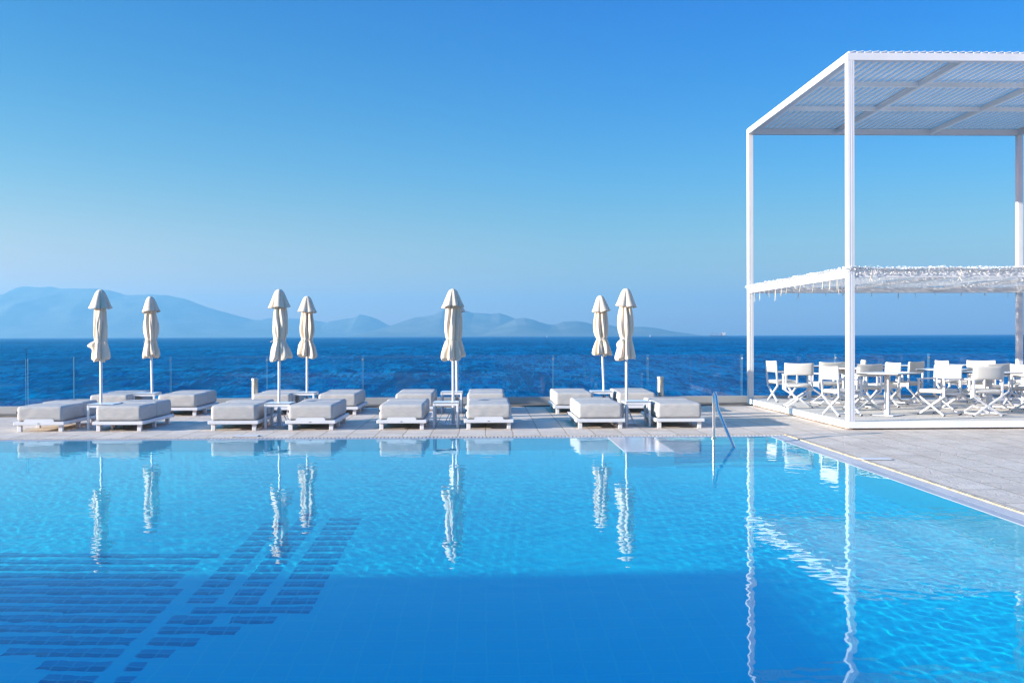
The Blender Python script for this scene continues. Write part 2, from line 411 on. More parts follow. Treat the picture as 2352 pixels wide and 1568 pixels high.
def mountain(name, prof, D, depth, label, seed=0, rough=.11):
    """range whose crest follows the given skyline at distance D; spurs and gullies run down both sides"""
    pts = [atY(x, y, D) for x, y in prof]
    xs_ = [p.x for p in pts]; zs_ = [p.z for p in pts]
    nx = 260; ny = 46
    vs = []; fs = []
    for i in range(nx+1):
        x = xs_[0] + (xs_[-1]-xs_[0])*i/nx
        z = float(np.interp(x, xs_, zs_)) - SEAZ
        for j in range(ny+1):
            t = j/ny                                  # 0 front shore, crest at .55, 1 back
            y = D + (t-.55)*depth
            s = t/.55 if t < .55 else (1-t)/.45
            prof_ = s**1.15*(1.35-.35*s)
            nzv = mn.fractal(Vector((x/1100+seed, y/800, seed*3.1)), 1.0, 2.0, 6)
            rid = 1-abs(mn.noise(Vector((x/700+seed*2, y/1500, 1.7))))*2
            k = s*(1-s)*4
            h = z*prof_ + z*(rough*nzv*1.2 + .08*(rid-.5))*k
            h += z*.012*mn.noise(Vector((x/130, y/130, seed)))*(1 if s>.97 else .4)
            vs.append((x, y, SEAZ-2+max(0, h+2)))
    for i in range(nx):
        for j in range(ny):
            a = i*(ny+1)+j; fs.append((a, a+ny+1, a+ny+2, a+1))
    m_ = MB(); m_.add(vs, fs, True)
    return tag(m_.build(name, mtn), label, 'mountain', kind='structure')
P1 = [(-420,772),(-300,742),(-180,716),(-90,690),(0,675),(14,674.5),(27,670),(41,659),(56,656.4),(85,659),(119,658),(136,662),(170,662),(218,662),(257,666),(291,676.5),(339,675.7),(378,676),(429,686),(453,696),(484,707),(525,718),(550,725.4),(586,734.6),(603,734),(613,731),(656,730),(685,731),(719,735),(756,741),(800,752),(857,762),(900,771)]
P2 = [(690,772),(735,752),(756,738),(787,732.7),(814,729),(826,722),(840,723.7),(853,726.6),(870,734),(887,743.6),(905,752),(935,764),(960,772)]
P3 = [(820,772),(860,758),(899,747),(919,740),(936,734),(953,728.6),(972,727),(996,721.8),(1018,709.7),(1040,712),(1069,712.6),(1086,718),(1115,719),(1127,720.6),(1146,718),(1166,724),(1183,731.5),(1226,743),(1280,757),(1330,771)]
P4 = [(1100,771),(1140,752),(1183,732),(1204,729.5),(1226,734),(1242,739.7),(1258,744.7),(1275,745),(1292,738.8),(1323,736.9),(1346,739.7),(1360,743.9),(1394,744.7),(1416,749.5),(1440,751),(1469,749.5),(1489,751),(1512,753.7),(1534,759.4),(1562,763.6),(1580,770)]
mountain('mountain', P1, 15500, 4200, 'long pale hazy mountain filling the left horizon', 1.3)
mountain('mountain', P2, 15000, 2400, 'small hazy peak between the long mountain and the central range', 4.1)
mountain('mountain', P3, 13200, 3000, 'hazy pointed range behind the centre parasol', 7.7)
mountain('mountain', P4, 12000, 2400, 'low hazy headland running down to the sea on the right', 9.2)

# haze -----------------------------------------------------------------
HAZE = True
if HAZE:
    m, nt, out = mat('haze_air')
    v = N(nt, 'ShaderNodeVolumePrincipled'); v.inputs['Color'].default_value=(.25,.55,.76,1); v.inputs['Density'].default_value=1.0e-4
    v.inputs['Anisotropy'].default_value=.25
    nt.links.new(v.outputs[0], out.inputs['Volume'])
    mb = MB(); mb.box(-21800, 21800, -400, 21900, SEAZ-6, 790)
    o = tag(mb.build('haze', m), 'pale blue haze over the sea fading the far mountains', 'haze', kind='stuff')

# ------------------------------------------------------------------ pool and deck
PX0, PX1, PY0, PY1 = -15.0, 4.38, 1.6, 15.9        # water extents
GW = .27                                            # grate channel width
JX, JY = -9.12, 21.0                               # jog of the sea parapet
PARY = 23.40
def deck_part(name, x0, x1, y0, y1, z0=-6.5, label=None, z1=0.0):
    mb = MB(); mb.box(x0, x1, y0, y1, z0, z1)
    return tag(mb.build(name, deckm), label, 'deck', kind='structure')
gx0, gx1, gy0, gy1 = PX0-GW, PX1+GW+.03, PY0-GW, PY1+GW
mb = MB()
for a in ((-60, gx0, -60, JY+.25), (gx0, gx1, -60, gy0), (gx1, 45, -60, PARY+.18), (gx0, gx1, gy1, JY+.25), (JX-.02, gx1, JY+.25, PARY+.18)):
    mb.box(*a[:4], -6.5, 0)
tag(mb.build('pool_deck', deckm), 'stamped beige grey concrete deck round the pool', 'deck', kind='structure')

# basin: floor, walls (rim), everything tiled
mb = MB()
wt = .12
mb.box(PX0-wt, PX1+wt, PY0-wt, PY1+wt, FLOOR-.3, FLOOR)
mb.box(PX0-wt, PX0, PY0-wt, PY1+wt, FLOOR, -.012)
mb.box(PX1, PX1+wt, PY0-wt, PY1+wt, FLOOR, -.012)
mb.box(PX0, PX1, PY1, PY1+wt, FLOOR, -.012)
mb.box(PX0, PX1, PY0-wt, PY0, FLOOR, -.012)
basin = tag(mb.build('pool_basin', floor_tile), 'light blue tiled swimming pool basin', 'pool', kind='structure')
# pale rim strip lying on the basin wall
mb = MB()
mb.box(PX1-.010, PX1+.100, PY0, PY1+.10, -.034, -.0055)
mb.box(PX0-.1, PX1-.011, PY1-.008, PY1+.100, -.034, -.0055)
tag(mb.build('pool_rim', pbr('wet_rim', (.36,.37,.42), .3, var=.06)), 'pale wet rim of the pool', 'rim', kind='structure')
# gutter under the grate
mb = MB()
mb.box(PX1+wt, gx1, PY0-wt, gy1, -.30, -.12)
mb.box(gx0, PX1+wt, PY1+wt, gy1, -.30, -.12)
tag(mb.build('overflow_gutter', gutter), 'dark gutter under the grate', 'gutter', kind='structure')
# overflow grate: bars across the channel
mb = MB()
y = PY0
while y < PY1+.09:
    mb.box(PX1+.105, gx1-.035, y, y+.030, -.022, -.006); y += .038
mb.box(PX1+.101, PX1+.115, PY0, PY1+.09, -.05, -.023); mb.box(gx1-.05, gx1-.036, PY0, PY1+.09, -.05, -.023)
x = PX0
while x < gx1-.05:
    mb.box(x, x+.036, PY1+.105, gy1-.02, -.022, -.005); x += .058
tag(mb.build('pool_grate', gratem), 'white overflow grate along the pool edge', 'grate', kind='structure')
# sandy expansion joint ridge
mb = MB()
rnd = random.Random(3)
yy = PY0
while yy < gy1:
    w_ = rnd.uniform(.018, .032)
    mb.box(gx1-.030, gx1-.030+w_, yy, yy+.1, -.1, rnd.uniform(.002, .007)); yy += .1
xx = gx0
while xx < gx1-.03:
    mb.box(xx, xx+.1, gy1-.016, gy1-.001, -.1, rnd.uniform(-.004, .002)); xx += .1
tag(mb.build('expansion_joint', jointm), 'sandy expansion joint beside the grate', 'joint', kind='structure')

# white submerged ledge and steps
LX0, LX1 = xat(1393.8,1006,15.9), xat(1548,1044,14.0)
mb = MB()
mb.box(1.86, 2.53, 13.98, PY1-.012, FLOOR, -.0163)
ledge = mb.build('pool_ledge', floor_tile)
tag(ledge, 'pale ledge just under the water beside the steps', 'ledge', kind='structure')
mb = MB(); mb.bbox(1.857, 2.533, 13.977, PY1-.012, -.016, -.004, .002)
mb.build('cap', pbr('wet_pale_ledge', (.52,.53,.56), .12, var=.08, vscale=2.2, bump=.1, bscale=12), ledge)
mb = MB(); mt_ = MB()
for k in range(6):
    z1 = -.10-.235*k; y0 = PY1-.34*(k+1)
    mb.box(2.536, PX1-.001, y0, y0+.34, FLOOR+.001, z1-.012)
    mt_.box(2.536, PX1-.001, y0-.006, y0+.335, z1-.0118, z1)
steps = mb.build('pool_steps', floor_tile)
tag(steps, 'wide submerged steps leading into the pool', 'steps', kind='structure')
treads = mt_.build('treads', step_tile, steps)
# lids set into the deck
lidm = pbr('off_white_lid', (.62,.62,.64), .5, var=.08)
for (px, py, lab) in ((566, 1001.5, 'white rectangular inspection lid at the far pool edge on the left'), (2010, 1054.5, 'grey white inspection lid beside the sandy joint on the right')):
    p = at(px, py, 0)
    rt = empty('inspection_lid', (p.x, p.y, 0))
    mb = MB(); mb.box(-.20,.20,-.09,.09,.0005,.003); mb.build('frame', black, rt)
    mb = MB(); mb.bbox(-.19,.19,-.08,.08,.0032,.012,.002); mb.build('cover', lidm, rt)
    tag(rt, lab, 'lid')

# mosaic bars on the floor (dark tiles between light ones), polygons traced as they lie on the floor
def zp(r):  # zoom coords of the lower-left crop -> 2352 frame -> floor
    return underwater(r[0]*.3906, 1102.5+r[1]*.3906)
G = [
 [(-700,430),(1330,430),(1200,470),(1060,620),(860,830),(700,980),(520,1190),(380,1400),(60,1400),(240,1150),(120,1080),(0,1010),(-300,950),(-800,900)],
 [(1560,250),(1640,250),(1590,330),(1540,400),(1430,500),(1375,590),(1305,690),(1275,740),(1250,800),(1200,855),(1200,880),(1410,885),(1400,920),(1170,925),(1180,990),(1050,995),(1020,1070),(930,1075),(850,1140),(780,1200),(640,1400),(560,1400),(700,1200),(825,1060),(890,985),(945,915),(1000,850),(1060,800),(1110,740),(1150,690),(1235,590),(1320,500),(1420,400),(1480,330)],
 [(1730,215),(1850,200),(1800,330),(1760,400),(1675,500),(1620,590),(1565,690),(1520,740),(1510,768),(1850,766),(1850,800),(1640,803),(1620,858),(1290,860),(1310,790),(1350,740),(1390,690),(1465,590),(1530,500),(1640,400),(1690,330)],
 [(1935,225),(2125,225),(2070,330),(2050,400),(1990,500),(1930,590),(1905,680),(1880,745),(1610,745),(1645,680),(1700,590),(1765,500),(1840,400),(1860,330)],
]
G = [[zp(p) for p in g] for g in G]
mb = MB(); mb2 = MB(); tile=.105
yrow = 6.385-.2171*10
def spans(poly, y):
    xs=[]
    for a, b in zip(poly, poly[1:]+poly[:1]):
        if (a.y <= y) != (b.y <= y):
            xs.append(a.x+(y-a.y)/(b.y-a.y)*(b.x-a.x))
    xs.sort(); return [(xs[i], xs[i+1]) for i in range(0, len(xs)-1, 2)]
while yrow < 14.5:
    iv = []
    for g in G: iv += [list(s_) for s_ in spans(g, yrow)]
    iv = [[max(PX0+.01, a), b] for a, b in iv if b-a > .05]
    iv.sort(); mg=[]
    for a, b in iv:
        if mg and a <= mg[-1][1]+.02: mg[-1][1]=max(mg[-1][1], b)
        else: mg.append([a, b])
    for a, b in mg:
        a = round(a/tile)*tile; b = round(b/tile)*tile
        if b-a > .05: mb.box(a, b, yrow-.012, yrow+.136, FLOOR-.01, FLOOR+.004); mb2.box(a, b, yrow-.010, yrow+.045, FLOOR+.0042, FLOOR+.008)
    yrow += .2171
mos = mb.build('floor_mosaic', mosaic_tile); mos2 = mb2.build('dark_tile_row', mosaic_dark, mos); tag(mos, 'bands of dark blue mosaic tiles on the pool floor', 'mosaic', kind='structure')

# the water: a closed body with real ripples on top
def water():
    dx = .028
    x0, x1, y0, y1 = PX0-.006, PX1+.006, PY0-.006, PY1+.006
    # the finely rippled part is what can be seen; the left end is coarser
    xa = np.concatenate([np.linspace(x0, -9.5, 30, endpoint=False), np.arange(-9.5, x1, dx), [x1]])
    ya = np.concatenate([np.arange(y0, y1, dx), [y1]])
    X, Y = np.meshgrid(xa, ya, indexing='ij')
    Z = np.zeros_like(X)
    rs = np.random.RandomState(11)
    def comp(n, lam0, lam1, slope, ang0, spread):
        z = np.zeros_like(X)
        for _ in range(n):
            lam = math.exp(rs.uniform(math.log(lam0), math.log(lam1)))
            th = ang0 + rs.normal()*spread
            k = 2*math.pi/lam
            ph = rs.uniform(0, 2*math.pi)
            z += (1/k)*np.sin(k*(X*math.cos(th)+Y*math.sin(th))+ph)
        return z*slope/math.sqrt(n/2)
    z1 = comp(22, .55, 1.8, .0012, 1.2, .9)
    z2 = comp(34, .14, .36, .0040, 1.3, .9)
    z3 = comp(44, .07, .14, .0085, 1.0, .9)
    # wind patches: ripples stronger in drifting areas
    p = comp(9, 2.5, 6, 1.0, .6, 1.5); p = (p-p.min())/(p.max()-p.min())
    Z = z1 + z2*(.55+.8*p) + z3*(.35+1.0*p)
    edge = np.minimum.reduce([X-x0, x1-X, Y-y0, y1-Y]); Z *= np.clip(edge/.05, 0, 1)
    nx, ny = X.shape
    co = np.stack([X, Y, Z+WZ], -1).reshape(-1, 3)
    idx = np.arange(nx*ny).reshape(nx, ny)
    q = np.stack([idx[:-1,:-1], idx[1:,:-1], idx[1:,1:], idx[:-1,1:]], -1).reshape(-1, 4)
    nb = len(co); zb = FLOOR-.05
    # skirt and bottom
    ring = np.concatenate([idx[:-1,0], idx[-1,:-1], idx[::-1,-1][:-1], idx[0,::-1][:-1]])
    low = co[ring].copy(); low[:,2] = zb
    co2 = np.concatenate([co, low])
    nr = len(ring); lo = np.arange(nr)+nb; nxt = np.roll(np.arange(nr), -1)
    side = np.stack([ring, lo, lo[nxt], ring[nxt]], -1)
    faces = np.concatenate([q, side])
    nv = len(co2); nf = len(faces)
    me = bpy.data.meshes.new('pool_water')
    me.vertices.add(nv); me.vertices.foreach_set('co', co2.astype('f').ravel())
    nl = nf*4 + nr
    me.loops.add(nl)
    li = np.concatenate([faces.ravel(), lo[::-1]]).astype('i')
    me.loops.foreach_set('vertex_index', li)
    me.polygons.add(nf+1)
    ls = np.concatenate([np.arange(nf)*4, [nf*4]]).astype('i')
    me.polygons.foreach_set('loop_start', ls)
    sm = np.ones(nf+1, dtype=bool); sm[len(q):] = False
    me.polygons.foreach_set('use_smooth', sm)
    me.update(calc_edges=True); me.validate()
    m, nt, out = mat('pool_water')
    g = N(nt, 'ShaderNodeBsdfGlass', Roughness=0.0, IOR=1.333)
    g.inputs['Color'].default_value=(.83,.99,1,1)
    nt.links.new(g.outputs[0], out.inputs['Surface'])
    va = N(nt, 'ShaderNodeVolumeAbsorption'); va.inputs['Color'].default_value=(.0,1,1,1); va.inputs['Density'].default_value=.05
    nt.links.new(va.outputs[0], out.inputs['Volume'])
    me.materials.append(m)
    o = bpy.data.objects.new('pool_water', me); COL.objects.link(o)
    tag(o, 'clear blue pool water with small ripples', 'water', kind='structure')
    return o
wat = water()
try:
    wat.cycles.is_caustics_caster = True
    for o in (basin, mos, mos2, ledge, steps, treads): o.cycles.is_caustics_receiver = True
except Exception as e: print('caustic flags', e)

# hotel building off to the left: casts the evening shade over the near half of the pool
bx1 = -19.0; SHX = .75; SHY = 8.0-(SHX-bx1)*math.tan(AZ)
H = (SHX-bx1)/math.cos(AZ)*math.tan(SUN_EL)
root = empty('hotel_building', (bx1-6, -8, 0))
mb = MB(); mb.box(-6, 6, -22, SHY+8, 0, H-.25); body = mb.build('wall', render_white, root)
mb = MB(); mb.box(-6.1, 6.06, -22.1, SHY+8.04, H-.25, H); mb.build('roof', render_white, root)
glassdark = pbr('dark_window_glass', (.03,.04,.05), .1)
for k in range(8):
    yk = -20+k*4.2
    mb = MB(); mb.bbox(6.0, 6.06, yk, yk+2.2, .1, 2.3); wn = mb.build('window', white, root)
    mb = MB(); mb.box(6.061, 6.07, yk+.08, yk+2.12, .18, 2.22); mb.build('pane', glassdark, wn)
tag(root, 'white rendered hotel wing left of the pool', 'building')

# ------------------------------------------------------------------ sea parapet and glass fence
mb = MB()
mb.box(JX+.132, 45, PARY-.60, PARY+.15, 0, .03)
mb.box(-60, JX-.002, JY-.40, JY+.15, 0, .03)
mb.box(JX-.13, JX+.13, JY+.152, PARY+.15, 0, .028)
tag(mb.build('parapet_wall', concrete), 'low rough concrete kerb under the glass balustrade', 'wall')
gm, nt, out = mat('fence_glass'); L = nt.links.new
tr = N(nt, 'ShaderNodeBsdfTransparent'); tr.inputs[0].default_value=(.98,.995,1,1)
gl = N(nt, 'ShaderNodeBsdfGlossy', Roughness=.0); fr = N(nt, 'ShaderNodeFresnel', IOR=1.5)
geo = N(nt, 'ShaderNodeNewGeometry'); ior = N(nt, 'ShaderNodeMapRange'); ior.inputs['To Min'].default_value = 1.30; ior.inputs['To Max'].default_value = 1/1.30
L(geo.outputs['Backfacing'], ior.inputs['Value']); L(ior.outputs[0], fr.inputs['IOR'])
df = N(nt, 'ShaderNodeBsdfDiffuse'); df.inputs[0].default_value=(.6,.7,.75,1)
m0 = N(nt, 'ShaderNodeMixShader', Fac=.004); L(tr.outputs[0], m0.inputs[1]); L(df.outputs[0], m0.inputs[2])
ms = N(nt, 'ShaderNodeMixShader'); L(fr.outputs[0], ms.inputs[0]); L(m0.outputs[0], ms.inputs[1]); L(gl.outputs[0], ms.inputs[2])
L(ms.outputs[0], out.inputs[0])
gedge, nt2, out2 = mat('glass_edge')
b = N(nt2, 'ShaderNodeBsdfPrincipled', Roughness=.1); b.inputs['Base Color'].default_value=(.09,.26,.30,1); nt2.links.new(b.outputs[0], out2.inputs[0])
gedge_l = pbr('bright_glass_edge', (.16,.34,.46), .12)
def fence(name, segs, label, axis='x'):
    r = empty(name, (segs[0][0], segs[0][2], 0))
    ox, oy = segs[0][0], segs[0][2]
    for (x0, x1, y0, y1) in segs:
        a = (x0-ox, y0-oy); b_ = (x1-ox, y1-oy)
        mb = MB()
        if axis == 'x': mb.box(a[0]+.012, b_[0]-.012, a[1]-.006, a[1]+.006, .17, 1.12)
        else: mb.box(a[0]-.006, a[0]+.006, a[1]+.012, b_[1]-.012, .17, 1.12)
        p = mb.build('glass_panel', gm, r)
        for q in (a, b_):
            mb = MB()
            s = .0125 if q is a else -.0125
            if axis == 'x': mb.box(q[0]+s-.0025, q[0]+s+.0025, a[1]-.007, a[1]+.007, .186, 1.12)
            else: mb.box(a[0]-.007, a[0]+.007, q[1]+s-.0025, q[1]+s+.0025, .186, 1.12)
            mb.build('glass_edge', gedge_l, p)
    xs0, ys0 = segs[0][0]-ox, segs[0][2]-oy; xe, ye = segs[-1][1]-ox, segs[-1][3]-oy
    mb = MB()
    if axis == 'x': mb.bbox(xs0, xe, ys0-.045, ys0+.045, .03, .185, .006)
    else: mb.bbox(xs0-.045, xs0+.045, ys0+.047, ye-.047, .03, .185, .006)
    mb.build('base_rail', rail_metal, r)
    if axis == 'x':
        for (x0, x1, y0, y1) in segs[1:]:
            mb = MB()
            mb.tube([(x0-ox, y0-oy-.022, 1.03), (x0-ox, y0-oy-.008, 1.03)], .022, 14)
            mb.tube([(x0-ox, y0-oy+.008, 1.03), (x0-ox, y0-oy+.022, 1.03)], .022, 14)
            mb.build('clamp', steel, r)
    return tag(r, label, 'glass fence')
pitch = 2.127
fence('glass_fence', [(JX+i*pitch, JX+(i+1)*pitch, PARY, PARY) for i in range(13)], 'long frameless glass balustrade along the sea behind the sunbeds and pergola')
fence('glass_fence', [(JX, JX, JY+.05, PARY-.0)], 'short glass panel turning the corner of the terrace at far left', 'y')
fence('glass_fence', [(JX-(i+1)*pitch, JX-i*pitch, JY, JY) for i in reversed(range(4))], 'nearer glass balustrade at the left edge with a dark end')
mb = MB(); mb.box(JX-.012, JX+.004, JY-.009, JY+.009, .187, 1.121)
o = mb.build('glass_edge', pbr('dark_teal_glass_edge', (.01,.07,.11), .1), bpy.data.objects['glass_fence.002']); o.location = (4*pitch, 0, 0)

# ------------------------------------------------------------------ daybeds
def make_bed(lip, seam, two_top=True, seed=0):
    root = empty('sun_daybed', (0, 0, 0))
    W, D_ = .82, 1.70; zt = .165
    f = MB()
    f.bbox(-W/2, W/2, 0, .06, zt-.055, zt, .005); f.bbox(-W/2, W/2, D_-.06, D_, zt-.055, zt, .005)
    f.bbox(-W/2, -W/2+.06, .061, D_-.061, zt-.055, zt, .005); f.bbox(W/2-.06, W/2, .061, D_-.061, zt-.055, zt, .005)
    for k in range(7): f.box(-W/2+.061, W/2-.061, .12+k*.22, .22+k*.22, zt-.035, zt-.012)
    f.build('frame', white, root)
    for y in (.085, .085+.73, .085+1.46):
        for sx in (-1, 1):
            l = MB(); l.bbox(sx*(W/2-.075)-.032, sx*(W/2-.075)+.032, y-.032, y+.032, 0, zt-.056, .004); l.build('leg', white, root)
    y1 = .05; y2 = y1+seam; y3 = D_-.03
    c = MB(); c.add(*rounded_box(-.37, .37, y1, y2-.002, zt+.006, .415, .042, (22,30,10), .005, seed), True); cs = c.build('seat_cushion', cushion, root)
    c = MB(); c.add(*rounded_box(-.368, .368, y2+.004, y3, zt+.008, .425 if two_top else .415, .042, (22,20,10), .006, seed+50), True); c.build('back_cushion', cushion, root)
    if lip:
        bm = bmesh.new()
        pts = [(-.245,0)]+[(-.245+.04*(1-math.cos(t)), .045*math.sin(t)) for t in (.4,.8,1.2,math.pi/2)]
        pts += [(-x, z) for x, z in reversed(pts)]
        n = len(pts)
        vs = [(x, .012+yy, zt+.0005+z) for yy in (0, .012) for x, z in pts]
        fs = [tuple(range(n)), tuple(reversed(range(n, 2*n)))] + [(i, i+n, (i+1)%n+n, (i+1)%n) for i in range(n)]
        l = MB(); l.add(vs, fs); bm.free(); l.build('end_lip', white, root)
        t = MB(); t.box(-.017, .017, -.0025, -.0005, zt-.032, zt-.022); t.build('badge', tagm, root)
        t = MB(); t.box(-.3805, -.365, .055, .085, .295, .335); t.build('care_tag', tagm, cs)
    return root
cols_front = [(88.6,993,1,.95),(270,991,0,.80),(535,989.5,0,.95),(712.7,988.5,1,1.10),(922,987,1,1.12),(1122.6,985.8,1,1.10),(1379.7,983.9,0,1.25),(1562,982.5,0,1.05)]
cols_back = [(248,955.5,0,.9),(405,954.5,0,.85),(622,953,0,.8),(774,951.5,0,.9),(951,951.5,0,.85),(1116,951,0,.85),(1320,950.6,0,1.2),(1464,950.2,0,.75)]
fl = ['daybed with dark side tag, first from the left in the front row',
 'front row daybed right of the leftmost front table, its cushions split mid-length',
 'front row daybed directly left of the side table under the second front parasol',
 'front row daybed with raised white lip, right of the second front side table',
 'front row daybed with raised lip, directly left of the centre parasol table',
 'front row daybed with raised lip, directly right of the centre parasol table',
 'plain front row daybed left of the rightmost front side table',
 'front row daybed furthest right, near the pool handrail']
bl = ['back row daybed furthest left, mostly hidden behind the leftmost front parasol pole',
 'back row daybed right of the leftmost back side table',
 'back row daybed behind the second front parasol, right of the left bollard light',
 'back row daybed right of the second back side table, beside the glass',
 'back row daybed left of the centre back side table',
 'back row daybed right of the centre back side table, partly hidden by the front one',
 'back row daybed left of the tilted parasol, its left side showing',
 'back row daybed furthest right, next to the right bollard light']
for row, (cols, labs) in enumerate(((cols_front, fl), (cols_back, bl))):
    for i, ((px, py, lip, seam), lab) in enumerate(zip(cols, labs)):
        b = make_bed(lip, seam, seed=row*10+i)
        Yl = 17.40 if row == 0 else 20.70
        b.location = (xat(px, py-20, Yl-.08), Yl-.085, 0)
        b.rotation_euler = (0, 0, R(random.Random(row*9+i).uniform(-.7, .7)))
        tag(b, lab, 'daybed', 'front row of grey cushioned daybeds' if row == 0 else 'back row of grey cushioned daybeds')

# ------------------------------------------------------------------ side tables
def make_side_table():
    root = empty('side_table', (0,0,0)); W, D_, H_ = .43, .50, .43
    t = MB(); t.bbox(-W/2, W/2, 0, D_, H_-.004, H_, .001); tt = t.build('table_top', laminate, root)
    e = MB(); e.box(-W/2, W/2, 0, D_, H_-.0125, H_-.0045); e.build('edge_band', dark_edge, tt)
    a = MB(); a.box(-W/2+.036, W/2-.036, .004, .026, H_-.055, H_-.013); a.box(-W/2+.036, W/2-.036, D_-.026, D_-.004, H_-.055, H_-.013)
    a.box(-W/2+.004, -W/2+.026, .036, D_-.036, H_-.055, H_-.013); a.box(W/2-.026, W/2-.004, .036, D_-.036, H_-.055, H_-.013)
    a.build('apron', white, root)
    for sx in (-1, 1):
        for y in (.002, D_-.036):
            l = MB(); x0 = sx*(W/2-.0185); l.bbox(x0-.017, x0+.017, y, y+.034, 0, H_-.013, .002); l.build('leg', white, root)
    return root
st = make_side_table()
tf = [(229, 'low white side table at the foot of the leftmost front parasol'), (636, 'low white side table in front of the second front parasol pole'), (1023.5, 'low white side table in front of the centre parasol poles'), (1466, 'low white side table at the rightmost front parasol')]
tb = [(330, 'far low side table under the leftmost back parasol'), (697, 'far low side table under the second back parasol'), (1036.5, 'far low side table behind the centre parasol pole'), (1383, 'far low side table under the tilted back parasol')]
first = True
for row, lst in enumerate((tf, tb)):
    for px, lab in lst:
        o = st if first else copy_tree(st); first = False
        Yt = 17.62 if row == 0 else 20.95
        o.location = (xat(px, 928 if row == 0 else 912, Yt), Yt, 0)
        o.rotation_euler = (0,0,R(random.Random(px).uniform(-1.5,1.5)))
        tag(o, lab, 'side table', 'white side tables between the daybeds')

